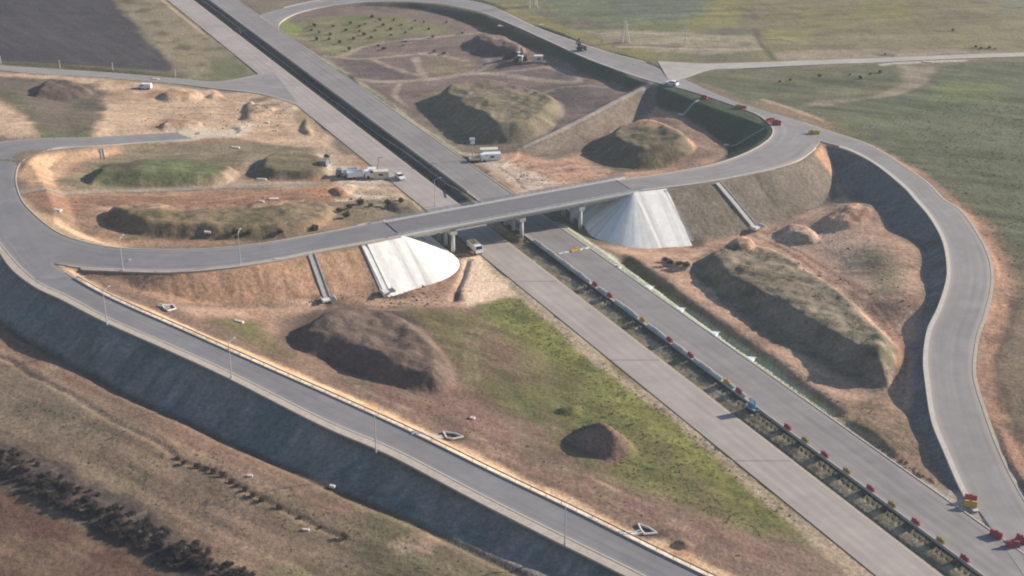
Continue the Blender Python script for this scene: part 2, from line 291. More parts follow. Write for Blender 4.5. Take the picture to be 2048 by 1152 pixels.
# ridge between the filled field and the pit
DITCH = []
for r in ROADS.values():
    A = r['r']; r['c'] = np.column_stack([(A[:, 0] + A[:, 2]) / 2, (A[:, 1] + A[:, 3]) / 2, A[:, 4], np.hypot(A[:, 0] - A[:, 2], A[:, 1] - A[:, 3]) / 2])
def near(path, reach, hwid=None):
    """distance beyond the half width to a path and its height there"""
    D = np.full(XX.shape, 1e9); Z = np.zeros(XX.shape); T = np.full(XX.shape, 1e9)
    for a, b in zip(path[:-1], path[1:]):
        wa, wb = (a[3], b[3]) if len(a) > 3 else (hwid, hwid); R = reach + max(wa, wb)
        s_ = win(min(a[0], b[0]) - R, max(a[0], b[0]) + R, min(a[1], b[1]) - R, max(a[1], b[1]) + R)
        X, Y = XX[s_], YY[s_]
        if X.size == 0: continue
        d, t = dseg(X, Y, a, b); d = d - (wa + (wb - wa) * t); k = d < D[s_]
        D[s_] = np.where(k, d, D[s_]); Z[s_] = np.where(k, a[2] + (b[2] - a[2]) * t, Z[s_])
    return D, Z
RD = {}
UND = fbm(XX, YY, 5.0, 50, 3)
for name, r in ROADS.items():
    c = r['c'][6:] if name in 'we' else r['c']; D, Z = near(c, 34)
    if name in 'we':
        A = r['r'][:8]; q = sdf([tuple(p) for p in A[:, 0:2]] + [tuple(p) for p in A[::-1, 2:4]], XX, YY); k = q < D; D = np.where(k, q, D); Z = np.where(k, 9.0, Z)
    RD[name] = (D, Z); d = np.maximum(0, D - r['sh']); ok = D < 34
    fill = Z - .14 - d / r['s']; cut = Z - .14 + d / 1.6
    H = np.where(ok, np.minimum(np.maximum(H, fill), cut), H)
RIDGE = smooth_path([(1040, 300, 1.2), (1053, 294, 1.8), (1180, 231, 5.0), (1250, 193, 6.6), (1306, 166, 8.2)], 4)
D, Z = near(np.column_stack([RIDGE, np.full(len(RIDGE), 1.6)]), 25); H = np.where(D < 25, np.maximum(H, Z - np.maximum(D, 0) / 1.6), H)
# embankment round the two bridge ends is the rounded end of the fill above
def G(px, py, lift=0.0):
    a = (px - CX) / F; b = (py - CY) / F; d = np.array([a, CP - b * SP, -SP - b * CP]); t = np.linspace(150, 1600, 3600)
    x, y, z = a * t, d[1] * t, CAMZ + d[2] * t
    ix = np.clip(np.searchsorted(XA, x) - 1, 0, NX - 2); iy = np.clip(np.searchsorted(YA, y) - 1, 0, NY - 2)
    fx = np.clip((x - XA[ix]) / (XA[ix + 1] - XA[ix]), 0, 1); fy = np.clip((y - YA[iy]) / (YA[iy + 1] - YA[iy]), 0, 1)
    h = (H[iy, ix] * (1 - fx) + H[iy, ix + 1] * fx) * (1 - fy) + (H[iy + 1, ix] * (1 - fx) + H[iy + 1, ix + 1] * fx) * fy
    k = np.argmax(z < h); k = k if k else len(t) - 1
    return Vector((x[k], y[k], float(h[k]) + lift))
def hat(x, y):
    ix = min(max(int(np.searchsorted(XA, x)) - 1, 0), NX - 2); iy = min(max(int(np.searchsorted(YA, y)) - 1, 0), NY - 2)
    fx = (x - XA[ix]) / (XA[ix + 1] - XA[ix]); fy = (y - YA[iy]) / (YA[iy + 1] - YA[iy])
    return float((H[iy, ix] * (1 - fx) + H[iy, ix + 1] * fx) * (1 - fy) + (H[iy + 1, ix] * (1 - fx) + H[iy + 1, ix + 1] * fx) * fy)
MOUNDS = [  # footprint px, height, run per metre, roughness
 ([(552, 688), (575, 662), (610, 644), (700, 630), (800, 640), (872, 690), (908, 750), (885, 792), (780, 776), (660, 732), (590, 712)], 5.0, 1.15, 1.0),
 ([(1372, 532), (1400, 515), (1480, 497), (1580, 520), (1700, 600), (1792, 690), (1792, 745), (1745, 782), (1640, 727), (1500, 642), (1400, 575)], 4.8, 1.1, .8),
 ([(838, 208), (870, 188), (1000, 172), (1112, 200), (1124, 235), (1065, 282), (985, 293), (930, 287), (870, 243)], 6.2, 1.2, .7),
 ([(1160, 302), (1205, 268), (1290, 250), (1372, 272), (1388, 310), (1325, 336), (1240, 340), (1190, 325)], 6.4, 1.25, .7),
 ([(150, 366), (185, 340), (400, 336), (475, 344), (432, 371), (200, 373)], 4.6, 1.15, .5),
 ([(488, 347), (515, 320), (590, 306), (652, 322), (660, 352), (600, 362), (510, 359)], 3.4, 1.1, .5),
 ([(192, 442), (225, 420), (420, 420), (640, 410), (665, 440), (600, 472), (460, 480), (260, 474)], 4.0, 1.15, .9),
 ([(1126, 880), (1158, 860), (1230, 862), (1275, 905), (1205, 925)], 3.6, 1.1, .4, 1),
 ([(45, 192), (80, 168), (150, 170), (185, 192), (110, 202)], 3.6, 1.2, 1.1),
 ([(305, 200), (335, 183), (395, 184), (405, 199), (350, 206)], 2.6, 1.2, .8), ([(410, 195), (430, 186), (447, 192), (430, 199)], 1.4, 1.2, .5),
 ([(312, 258), (345, 240), (395, 243), (400, 256), (350, 262)], 1.8, 1.2, .8),
 ([(475, 240), (500, 200), (545, 190), (555, 215), (520, 240)], 1.6, 1.5, 1.6),
 ([(925, 90), (960, 76), (1020, 82), (1050, 100), (1035, 112), (960, 110)], 3.6, 1.2, 1.2),
 ([(1560, 472), (1575, 455), (1615, 455), (1640, 478), (1605, 488)], 2.2, 1.1, .8), ([(1635, 450), (1690, 415), (1735, 412), (1740, 440), (1690, 460)], 1.6, 1.2, 1.6),
 ([(1455, 495), (1465, 478), (1500, 475), (1510, 495), (1480, 502)], 1.8, 1.1, .6), ([(1325, 530), (1345, 520), (1385, 525), (1375, 545)], 1.6, 1.2, 1.2),
 ([(1105, 825), (1140, 812), (1165, 815), (1150, 832)], 1.2, 1.5, .4), ([(600, 262), (612, 235), (628, 262), (620, 272)], 1.5, 1.2, .5), ([(1340, 1090), (1365, 1080), (1395, 1095), (1370, 1108)], 1.5, 1.2, .5),
 ([(660, 380), (700, 368), (712, 382), (680, 396)], 1.3, 1.3, .9), ([(765, 412), (800, 400), (845, 410), (840, 424), (790, 428)], 1.6, 1.4, .9),
]
TOPN = fbm(XX, YY, 7.0, 90, 3); EDN = fbm(XX, YY, 9.0, 70, 3)
for fp, h, run, rg, *rise in MOUNDS:
    pl = [tuple(G(*q))[:2] for q in fp]; us = [p[0] * SUN.x + p[1] * SUN.y for p in pl]; u0, u1 = min(us), max(us)
    sh = [h * .9 * max(0, 1 - (u - u0) / (u1 - u0) / .6) ** .5 * min(1, (u1 - u0) / 25) for u in us]; pl = [(p[0] + SUN.x * k_, p[1] + SUN.y * k_) for p, k_ in zip(pl, sh)]; pl = [tuple(q) for q in cr([pl[-1]] + pl + [pl[0], pl[1]], 4)[4:-4, :2]]
    xs = [p[0] for p in pl]; ys = [p[1] for p in pl]; s_ = win(min(xs) - 3, max(xs) + 3, min(ys) - 3, max(ys) + 3)
    d = -sdf(pl, XX[s_], YY[s_]) + EDN[s_] * 1.2
    u = XX[s_] * SUN.x + YY[s_] * SUN.y; up = [p[0] * SUN.x + p[1] * SUN.y for p in pl]; t = np.clip((u - min(up)) / (max(up) - min(up)), 0, 1)
    v = -XX[s_] * SUN.y + YY[s_] * SUN.x; vp = [-p[0] * SUN.y + p[1] * SUN.x for p in pl]; tv = np.clip((v - min(vp)) / (max(vp) - min(vp)), 0, 1)
    tt = (.25 + 1.1 * np.minimum(t / .55, 1) - .6 * np.maximum(0, t - .55) / .45 - .15 * tv) if rise else (1.05 - .40 * t - .18 * tv)
    top = h * (tt + .26 * rg * TOPN[s_]); q = np.maximum(0, d) / run; k = .22 if not rise else .7
    bump = np.where(q > 0, -k * np.log(np.exp(-np.minimum(q, 14) / k) + np.exp(-np.maximum(top, .05) / k)), 0)
    H[s_] += np.maximum(0, bump) + np.clip(q, 0, 1) * rg * .5 * fbm(XX[s_], YY[s_], 2.6, 33, 3)
# furrows dropped in rows on the long mound
long_m = [tuple(G(*q))[:2] for q in [(1420, 500), (1580, 500), (1770, 690), (1760, 760), (1640, 660), (1500, 560)]]
s_ = win(min(p[0] for p in long_m), max(p[0] for p in long_m), min(p[1] for p in long_m), max(p[1] for p in long_m))
H[s_] += np.where(sdf(long_m, XX[s_], YY[s_]) < 0, .7 * vnoise(XX[s_], YY[s_], 3.0, 5, ang=-.5, sx=.3), 0)
vp_ = [tuple(W(hw(c, y), y, 1.0))[:2] for c, ys in ((1.42, (446, 826)), (1.436, (826, 446))) for y in ys]
s_ = win(min(p[0] for p in vp_) - 3, max(p[0] for p in vp_) + 3, min(p[1] for p in vp_) - 3, max(p[1] for p in vp_) + 3); d = np.maximum(0, sdf(vp_, XX[s_], YY[s_])); H[s_] = np.maximum(H[s_], .9 - d / 1.1)
# ditches (polyline px, depth, half width)
def hwp(c, ys): return [(hw(c, y), y) for y in ys]
for pts, dep, hwid in [([(1248, 517), (1300, 556), (1400, 630), (1500, 704), (1600, 778), (1662, 822)], 2.3, 2.5),
                       ([(-30, 660), (0, 648), (60, 683), (121, 720), (330, 828), (521, 914), (837, 1052), (1000, 1130), (1100, 1180)], .7, 1.0),
                       ([(-60, 690), (20, 722), (60, 752), (150, 795), (240, 850), (320, 888), (365, 925), (440, 950), (470, 970), (540, 1005), (680, 1075)], .5, .6),
                       (hwp(1.322, (-100, 0, 100, 200, 300, 380)), 1.4, 3.4), (hwp(1.333, (480, 600, 800, 1000, 1152, 1300)), .8, 2.0),
                       ([(935, 520), (925, 555), (912, 580), (908, 600)], .9, .9)]:
    pp = np.array([tuple(G(*q)) for q in pts]); D, _ = near(np.column_stack([pp, np.full(len(pp), 0.0)]), hwid * 3)
    H -= np.where(D < hwid * 3, dep * np.exp(-(np.maximum(D, 0) / hwid) ** 2 * 1.2), 0)
pp = np.array([tuple(G(*q)) for q in [(-60, 892), (0, 925), (120, 988), (260, 1060), (380, 1122), (500, 1184)]]); D, _ = near(np.column_stack([pp, np.full(len(pp), 0.0)]), 12)
H += np.where(D < 12, 1.0 * np.exp(-(np.maximum(D, 0) / 3.4) ** 2) * (1 + 1.6 * fbm(XX, YY, 4, 160, 3)), 0)
# small relief, then everything below the road surfaces
DAMP = np.ones_like(H)
for q in (W(799, 470, 9), W(1268, 382, 9), W(765, 441, 9), W(1235, 362, 9)): DAMP *= np.clip((np.hypot(XX - q.x, YY - q.y) - 24) / 8, .12, 1)
q_ = [tuple(W(hw(c, y), y, 0))[:2] for c, ys in ((1.30, (-300, 1400)), (1.345, (1400, -300))) for y in ys]; DAMP = np.where(inpoly(q_, XX, YY), .25, DAMP)
H += DAMP * .16 * fbm(XX, YY, 3.5, 21, 3) + .35 * np.minimum(1, DAMP * 1.5) * fbm(XX, YY, 22, 24, 2)
WNE = fbm(XX, YY, 5, 140, 3)
for name, r in ROADS.items():
    D, Z = RD[name]; H = np.where(D < 30, np.where(D < .35, np.minimum(H, Z - .14), np.where(D < r['sh'], np.clip(H, Z - .2, Z - .06), H)), H)
we = W(448, 266, .4); D, Z = RD['w']; de = np.hypot(XX - we.x, YY - we.y); k_ = np.clip(1 - de / 22, 0, 1) + .5 * WNE
H = np.where((D < 2.5) & (de < 22), np.maximum(H, Z - .16 + .42 * np.clip(k_, 0, 1)), H)
DECK_NEAR0, DECK_FAR0, DECK_NEAR1, DECK_FAR1 = W(799, 470, 9), W(765, 441, 9), W(1268, 382, 9), W(1235, 362, 9)
# ------------------------------------------------------------------ ground colours (soil and grass albedo, in places darkened for shade)
COL = np.zeros((NY, NX, 3)); COL[:] = C(128, 112, 92)
WN = fbm(XX, YY, 12, 40, 4); WN2 = fbm(XX, YY, 4, 60, 3)
def blend(s_, a, col):
    COL[s_] = COL[s_] * (1 - a[..., None]) + np.array(col) * a[..., None]
def poly(col, pts, soft=1.5, warp=4.0, alpha=1.0, mott=0.0, mcol=None, msc=None):
    pl = [tuple(G(*q))[:2] if not isinstance(q, Vector) else (q.x, q.y) for q in pts]; m_ = soft + warp + 2
    s_ = win(min(p[0] for p in pl) - m_, max(p[0] for p in pl) + m_, min(p[1] for p in pl) - m_, max(p[1] for p in pl) + m_)
    d = sdf(pl, XX[s_], YY[s_]) + WN[s_] * warp + WN2[s_] * warp * .4; a = np.clip(.5 - d / (2 * soft), 0, 1) * alpha
    blend(s_, a, C(*col))
    if mcol:
        n = fbm(XX[s_], YY[s_], msc or 6, 77, 4); blend(s_, a * np.clip((n + mott) * 4, 0, 1), C(*mcol))
def line(col, pts, wid, soft=.6, alpha=1.0, warp=.6, sub=4):
    pl = np.array([tuple(G(*q)) for q in pts]); pl = cr(pl, sub) if len(pl) > 2 else pl
    D, _ = near(np.column_stack([pl, np.full(len(pl), wid / 2)]), soft + warp + 2)
    a = np.clip(.5 - (D + WN2 * warp) / (2 * soft), 0, 1) * alpha; COL[:] = COL * (1 - a[..., None]) + np.array(C(*col)) * a[..., None]
# --- north and north east fields
poly((122, 116, 80), [(640, -60), (1600, -60), (2900, -60), (2900, 110), (1300, 125), (1100, 60), (900, 5)], 2, 4, 1, -.05, (112, 104, 84), 18)
poly((98, 108, 76), [(1060, -20), (1440, -20), (1410, 28), (1340, 48), (1240, 45), (1130, 30)], 4, 8, .85)
poly((98, 100, 88), [(1230, -20), (1430, -20), (1410, 20), (1330, 40), (1250, 36)], 5, 6, .6)
poly((134, 128, 68), [(1430, -10), (1500, 0), (1490, 45), (1420, 62), (1330, 62), (1400, 35)], 5, 8, .8)
poly((130, 118, 84), [(1500, -30), (2600, -30), (2600, 108), (1560, 112), (1520, 60)], 4, 8, 1, -.12, (136, 130, 72), 30)
poly((112, 114, 90), [(1960, -30), (2600, -30), (2600, 30), (2000, 22)], 5, 8, .8)
poly((156, 140, 114), [(1190, 62), (1300, 62), (1510, 72), (1540, 106), (1300, 104), (1220, 95)], 2, 5, .9, -.05, (128, 112, 92), 10)
poly((138, 126, 70), [(1010, 20), (1080, 30), (1170, 75), (1290, 98), (1340, 118), (1260, 112), (1130, 68), (1040, 38)], 1.5, 3, .8)
line((178, 160, 134), [(1240, 94), (1330, 97), (1430, 99), (1520, 98)], 3, .8, .9); line((178, 160, 130), [(1250, 64), (1310, 68), (1370, 77), (1440, 80)], 1.6, .8, .7)
line((95, 84, 68), [(1512, 58), (1520, 85), (1548, 118)], 2.2, .8, .8); line((88, 82, 62), [(1530, 80), (1560, 80), (1590, 86)], 2, .8, .8)
poly((158, 138, 116), [(1540, 104), (1700, 100), (1900, 98), (1940, 106), (1800, 116), (1560, 119)], 1.5, 4, .8)
for q in [(1890, 62, 12), (1960, 97, 26), (1770, 110, 12), (2030, 15, 20), (1960, 5, 14)]: line((88, 90, 70), [(q[0] - q[2], q[1]), (q[0] + q[2], q[1] + 1)], 3, 1.2, .8, 2)
# --- east field
poly((98, 99, 72), [(1385, 150), (1480, 140), (1700, 131), (2600, 116), (2600, 900), (2048, 640), (2010, 520), (1900, 400), (1800, 330), (1640, 262), (1500, 206)], 2, 4, 1, -.05, (88, 93, 66), 20)
poly((112, 106, 78), [(1390, 152), (1560, 142), (1860, 128), (1810, 180), (1640, 200), (1560, 190)], 2, 5, .8)
poly((86, 88, 66), [(1510, 172), (1620, 158), (1790, 150), (1790, 160), (1640, 182), (1530, 184)], 3, 6, .8)
poly((108, 116, 56), [(1860, 170), (1990, 165), (2000, 200), (1870, 205)], 6, 6, .7); poly((116, 112, 60), [(1650, 238), (1700, 250), (1730, 275), (1690, 268)], 4, 4, .8)
poly((152, 134, 112), [(1800, 130), (1880, 132), (1855, 170), (1800, 192), (1690, 207), (1600, 215), (1620, 205), (1760, 188), (1810, 165)], 1.5, 3, .85)
line((104, 92, 74), [(1885, 135), (1862, 165), (1820, 186), (1740, 202)], 1.5, .8, .7)
line((205, 190, 165), [(1765, 130), (1800, 126), (1860, 124), (1930, 121)], 2.5, .8, .8)
poly((150, 122, 98), [(1500, 202), (1540, 205), (1650, 240), (1720, 272), (1660, 262), (1540, 225)], 1.5, 3, .8); line((190, 160, 130), [(1525, 199), (1590, 220), (1640, 240)], 2, .8, .8)
poly((184, 138, 108), [(1738, 286), (1830, 338), (1900, 392), (1960, 440), (2005, 500), (2035, 570), (2030, 640), (2000, 720), (2010, 800), (2048, 900), (2150, 1060), (2060, 1010), (1990, 880), (1950, 760), (1955, 690), (1982, 610), (1984, 540), (1960, 470), (1900, 405), (1830, 345)], 1.5, 3, 1, -.15, (160, 120, 96), 8)
line((150, 112, 90), [(1880, 375), (1985, 450), (2020, 540), (2020, 640), (1992, 740), (2000, 830)], 1.2, .8, .7)
poly((132, 112, 88), [(2010, 480), (2060, 560), (2060, 900), (2030, 860), (1995, 760), (2030, 650), (2040, 560)], 3, 3, .9, -.1, (112, 100, 78), 8)
line((92, 76, 64), [(2035, 600), (2020, 660), (1995, 720), (2005, 780), (2048, 890)], 2.0, 1, .7, 2)
for k in range(26):
    x = 1700 + RNG.rand() * 340; y = 210 + RNG.rand() * 220 * (x - 1650) / 400
    line((78, 84, 58) if k % 2 else (112, 112, 74), [(x - 20 - 30 * RNG.rand(), y - 8), (x + 10, y), (x + 30 + 40 * RNG.rand(), y + 14)], 2.5, 2, .35, 3)
# --- north west
poly((74, 68, 70), [(-900, 128), (-400, -60), (190, -60), (225, 0), (290, 60), (355, 138), (340, 152), (200, 142), (0, 127)], 1.5, 3)
poly((106, 98, 70), [(-300, 115), (0, 122), (200, 134), (340, 143), (480, 160), (340, 156), (100, 136), (0, 130)], .8, 2, .9)
poly((142, 126, 100), [(215, -20), (345, -20), (430, 70), (505, 140), (480, 158), (380, 158), (330, 110), (270, 50)], 2, 4, 1, -.1, (120, 110, 80), 8)
poly((104, 106, 68), [(420, 118), (470, 112), (502, 140), (480, 158), (415, 160)], 3, 4, .9)
for q in [(285, 22), (305, 45), (322, 68), (368, 95), (400, 130), (250, 2)]: poly((92, 82, 66), [(q[0] - 18, q[1] + 2), (q[0], q[1] - 5), (q[0] + 20, q[1] - 2), (q[0] + 8, q[1] + 5)], 1.5, 2, .8)
poly((196, 162, 130), [(-60, 142), (150, 155), (350, 172), (500, 186), (590, 205), (640, 262), (700, 320), (560, 296), (430, 268), (200, 275), (0, 262), (-60, 250)], 1.5, 3, 1, -.1, (178, 144, 114), 9)
poly((112, 98, 84), [(-60, 148), (90, 158), (190, 172), (215, 215), (200, 262), (90, 276), (60, 240), (25, 205), (-30, 190)], 2, 5, 1, -.1, (100, 92, 74), 10)
poly((94, 98, 62), [(60, 248), (130, 268), (190, 264), (175, 276), (90, 278), (68, 272)], 1.5, 3, .9); poly((96, 92, 66), [(-20, 172), (30, 180), (70, 235), (40, 230), (0, 205)], 2, 3, .8)
poly((206, 170, 138), [(-60, 205), (5, 205), (50, 245), (75, 272), (20, 274), (-60, 260)], 1.5, 3, .9)
for q in [(330, 190, 50), (350, 250, 45)]: poly((150, 112, 88), [(q[0] - q[2], q[1] + 6), (q[0] - 20, q[1] - 12), (q[0] + q[2], q[1] - 6), (q[0] + q[2], q[1] + 8)], 1.5, 3, .8)
poly((96, 80, 72), [(48, 190), (85, 167), (150, 170), (180, 192), (110, 202)], 1.5, 3)
poly((158, 130, 108), [(475, 240), (500, 200), (545, 190), (558, 215), (520, 242)], 1.5, 3, .8, 0, (122, 102, 84), 4)
poly((130, 116, 84), [(585, 215), (612, 222), (632, 262), (615, 272), (600, 245)], 1.5, 2, .8)
poly((206, 188, 164), [(340, 266), (430, 254), (520, 246), (480, 272), (400, 284), (300, 288)], 1.5, 3, .8); line((200, 172, 142), [(430, 262), (540, 240), (590, 215), (560, 200), (500, 205)], 3.5, 1, .8)
# --- inside the west loop
poly((160, 124, 98), [(35, 340), (60, 312), (200, 292), (430, 275), (560, 292), (700, 310), (860, 400), (760, 440), (600, 470), (440, 492), (240, 492), (110, 462), (50, 410)], 1.5, 2, 1, -.1, (140, 112, 90), 9)
poly((208, 164, 124), [(34, 350), (60, 318), (140, 300), (240, 296), (250, 306), (150, 325), (110, 370), (60, 372)], 1.5, 2, .9)
poly((136, 122, 96), [(250, 292), (430, 282), (640, 296), (650, 318), (560, 308), (470, 330), (440, 372), (140, 378), (110, 362), (180, 322), (240, 314)], 2, 3, .9, -.1, (118, 108, 84), 7)
poly((94, 100, 58), [(160, 358), (200, 325), (400, 320), (455, 338), (430, 370), (200, 372)], 1.5, 3, .95); poly((86, 74, 62), [(190, 330), (290, 322), (280, 345), (200, 350)], 2, 4, .8)
poly((116, 106, 78), [(488, 347), (515, 320), (590, 306), (652, 322), (660, 352), (600, 362), (510, 359)], 1.2, 2, .9)
poly((170, 146, 122), [(430, 372), (480, 340), (500, 322), (480, 360), (640, 366), (700, 372), (660, 378)], 1.5, 2, .8)
line((158, 142, 124), [(45, 384), (200, 383), (400, 376), (560, 372), (660, 370)], 2.8, .8, .95); line((110, 96, 84), [(50, 388), (200, 387), (400, 380), (560, 376)], .7, .5, .8)
poly((158, 114, 88), [(55, 392), (300, 390), (640, 380), (690, 375), (700, 395), (620, 405), (400, 412), (210, 415), (90, 420)], 1.2, 2, .9, -.1, (140, 104, 84), 8)
poly((170, 118, 86), [(600, 376), (690, 368), (710, 385), (640, 398)], 1.5, 3, .9)
poly((124, 106, 78), [(200, 440), (230, 420), (420, 418), (640, 405), (660, 440), (600, 470), (460, 482), (260, 478)], 1.5, 3, .95, -.12, (98, 90, 62), 8)
poly((132, 112, 90), [(600, 400), (660, 400), (660, 430), (600, 468), (560, 462)], 2, 3, .7)
poly((98, 90, 68), [(440, 468), (560, 455), (640, 440), (620, 470), (500, 484)], 2, 3, .6)
poly((212, 172, 132), [(42, 396), (80, 424), (130, 452), (180, 474), (245, 488), (240, 496), (170, 488), (110, 468), (60, 430)], 1.2, 2, .95)
poly((186, 156, 130), [(640, 290), (700, 320), (800, 380), (850, 410), (800, 420), (720, 400), (680, 372), (660, 330), (620, 300)], 2, 4, .95, -.05, (204, 182, 158), 5)
poly((132, 118, 92), [(680, 405), (780, 398), (840, 408), (835, 424), (760, 440), (690, 448), (665, 430)], 2, 3, .9, -.1, (104, 96, 72), 5)
poly((206, 190, 168), [(688, 344), (760, 340), (790, 350), (760, 362), (700, 362)], 1.5, 2, .8); poly((200, 178, 152), [(665, 398), (710, 396), (700, 404), (668, 405)], 1, 1.5, .8)
# --- plateau inside the north east loop
poly((128, 108, 98), [(556, 50), (600, 24), (700, 8), (850, 6), (970, 32), (1100, 100), (1285, 175), (1180, 235), (1050, 296), (930, 300), (800, 220), (640, 125), (560, 70)], 1.2, 2, 1, -.12, (116, 98, 90), 12)
poly((128, 120, 84), [(560, 45), (620, 35), (760, 30), (900, 52), (915, 66), (820, 72), (720, 92), (680, 108), (600, 80)], 2, 4, .95, -.1, (112, 110, 66), 10)
poly((128, 136, 60), [(553, 44), (580, 36), (600, 60), (600, 80), (566, 68)], 1.2, 2, .9); poly((148, 138, 96), [(600, 72), (660, 90), (720, 95), (690, 118), (650, 110)], 2, 3, .8)
poly((104, 90, 86), [(672, 118), (720, 118), (820, 150), (800, 158), (720, 152)], 1.5, 2, .9); poly((96, 82, 78), [(940, 85), (980, 76), (1040, 96), (1030, 116), (950, 112)], 1.5, 3, .9)
poly((110, 94, 90), [(980, 128), (1060, 128), (1130, 140), (1140, 160), (1000, 156)], 1.5, 3, .7); poly((112, 98, 92), [(1110, 172), (1240, 182), (1120, 262), (1060, 250), (1090, 200)], 2, 3, .8)
poly((122, 110, 86), [(832, 205), (870, 180), (1000, 172), (1112, 200), (1124, 235), (1065, 284), (990, 296), (925, 290), (865, 248)], 1.2, 3, .95, -.1, (126, 112, 84), 8)
poly((138, 120, 92), [(850, 118), (930, 112), (950, 128), (940, 148), (860, 150), (840, 135)], 2, 3, .8)
for pts, wd in [([(650, 112), (720, 118), (800, 112), (860, 108), (930, 122)], 2.2), ([(690, 160), (790, 164), (880, 156), (960, 146), (1060, 158), (1150, 164)], 4.2), ([(740, 118), (800, 140), (860, 158)], 2.0),
                ([(830, 115), (840, 140), (850, 158)], 3), ([(960, 148), (1040, 140), (1100, 136), (1150, 150), (1160, 164)], 2.6), ([(800, 168), (790, 190), (810, 215), (860, 252), (925, 300)], 2.6),
                ([(640, 118), (690, 110), (740, 90), (860, 75), (990, 56)], 2.0), ([(1060, 186), (1110, 178), (1170, 172), (1240, 178)], 1.6), ([(960, 142), (980, 128), (975, 118)], 2.5)]:
    line((170, 148, 130), pts, wd, .8, .9, 1.2)
line((112, 92, 78), [(655, 128), (780, 196), (870, 258), (930, 302), (1010, 304), (1060, 296)], 2.2, .8, .8)
line((164, 158, 124), [(600, 92), (700, 155), (800, 224), (900, 292), (925, 308)], 2.0, .8, .95); line((150, 120, 95), [(940, 62), (1100, 128), (1240, 186)], 1.4, .8, .6)
poly((138, 118, 102), [(1050, 298), (1180, 234), (1303, 170), (1312, 212), (1240, 254), (1165, 300), (1112, 318)], .8, 1.0, 1, -.1, (126, 108, 92), 5)
line((174, 156, 142), [(1042, 298), (1110, 266), (1180, 231), (1250, 194), (1300, 168)], 2.4, .6, 1)
# --- pit inside the loop
poly((190, 146, 118), [(935, 310), (1040, 306), (1110, 322), (1170, 300), (1240, 256), (1310, 216), (1370, 236), (1455, 292), (1450, 324), (1300, 352), (1180, 374), (1040, 392)], 1.5, 2, 1, -.12, (164, 122, 98), 7)
poly((200, 178, 158), [(930, 306), (1000, 318), (1080, 350), (1130, 372), (1050, 386), (960, 330)], 1.5, 2, .85)
poly((134, 110, 94), [(1310, 232), (1380, 250), (1450, 292), (1440, 316), (1380, 322), (1395, 290), (1340, 256)], 2, 3, .85, 0, (166, 134, 114), 5)
poly((106, 98, 74), [(1155, 302), (1205, 268), (1290, 250), (1372, 272), (1388, 310), (1325, 340), (1240, 344), (1185, 328)], 1.2, 2, .95, -.08, (124, 106, 84), 5)
line((110, 82, 68), [(1000, 334), (1030, 356), (1050, 378)], .8, .5, .9)
poly((140, 118, 100), [(1150, 300), (1260, 335), (1180, 345)], 2, 2, .3)
poly((130, 113, 98), [(1053, 296), (1180, 234), (1303, 170), (1312, 212), (1240, 252), (1165, 297), (1112, 316)], .5, .3, 1, -.1, (120, 102, 88), 4)
line((178, 160, 146), [(1042, 298), (1110, 266), (1180, 231), (1250, 194), (1300, 168)], 2.2, .5, 1)
# --- slopes of the loop and approaches
poly((66, 80, 58), [(1312, 168), (1370, 182), (1425, 200), (1510, 230), (1543, 256), (1540, 285), (1490, 312), (1455, 322), (1452, 290), (1400, 250), (1350, 226), (1315, 210)], .8, 1.0, 1, -.12, (62, 72, 54), 6)
poly((64, 76, 56), [(700, 5), (830, 6), (960, 28), (1100, 88), (1240, 145), (1290, 165), (1262, 182), (1180, 150), (1100, 112), (960, 56), (860, 20)], .8, 1.0, 1)
poly((130, 116, 100), [(1328, 380), (1410, 367), (1520, 345), (1600, 325), (1640, 300), (1662, 350), (1680, 392), (1600, 430), (1510, 460), (1385, 488)], .8, 1.0, 1, -.1, (120, 108, 90), 7)
line((88, 74, 64), [(1512, 350), (1528, 380), (1550, 408)], 1.0, .5, .8, .5); line((164, 148, 122), [(1505, 462), (1600, 436), (1690, 392)], 2.2, .7, .9); line((168, 136, 112), [(1645, 282), (1668, 330), (1682, 385)], 1.8, .7, .8)
poly((200, 146, 110), [(1636, 282), (1650, 300), (1672, 345), (1664, 352), (1640, 320), (1626, 305)], .8, 1, .9)
poly((120, 114, 110), [(1645, 288), (1702, 304), (1757, 334), (1811, 376), (1866, 440), (1896, 490), (1904, 560), (1886, 620), (1862, 680), (1862, 780), (1900, 920), (1936, 998), (1890, 975), (1850, 900), (1815, 840), (1820, 700), (1850, 590), (1840, 500), (1750, 420), (1682, 372), (1665, 330)], .8, 1.2, 1, -.12, (112, 106, 98), 5)
# --- south east
poly((190, 150, 122), [(1200, 492), (1385, 492), (1510, 462), (1690, 395), (1745, 422), (1838, 502), (1848, 590), (1818, 700), (1812, 850), (1890, 985), (1850, 970), (1760, 900), (1665, 818), (1560, 745), (1400, 628), (1250, 514)], 1.5, 2, 1, -.14, (168, 130, 104), 8)
poly((196, 160, 134), [(1520, 470), (1660, 455), (1740, 480), (1790, 540), (1800, 600), (1740, 590), (1660, 530)], 4, 5, .85, -.05, (176, 150, 122), 5)
poly((120, 114, 76), [(1725, 500), (1760, 520), (1815, 590), (1780, 595), (1735, 550)], 3, 4, .8, 0, (150, 128, 98), 3)
poly((130, 116, 96), [(1372, 530), (1420, 500), (1480, 495), (1580, 518), (1700, 598), (1780, 680), (1794, 745), (1748, 786), (1640, 735), (1540, 680), (1440, 605)], 1.0, 2, .97, -.1, (112, 104, 82), 4)
for pts in ([(1540, 476), (1620, 516), (1700, 566), (1775, 632), (1808, 700), (1806, 790)], [(1540, 486), (1610, 526), (1690, 578), (1762, 642), (1795, 706), (1794, 780)]): line((136, 92, 72), pts, 1.0, .5, .8, .4)
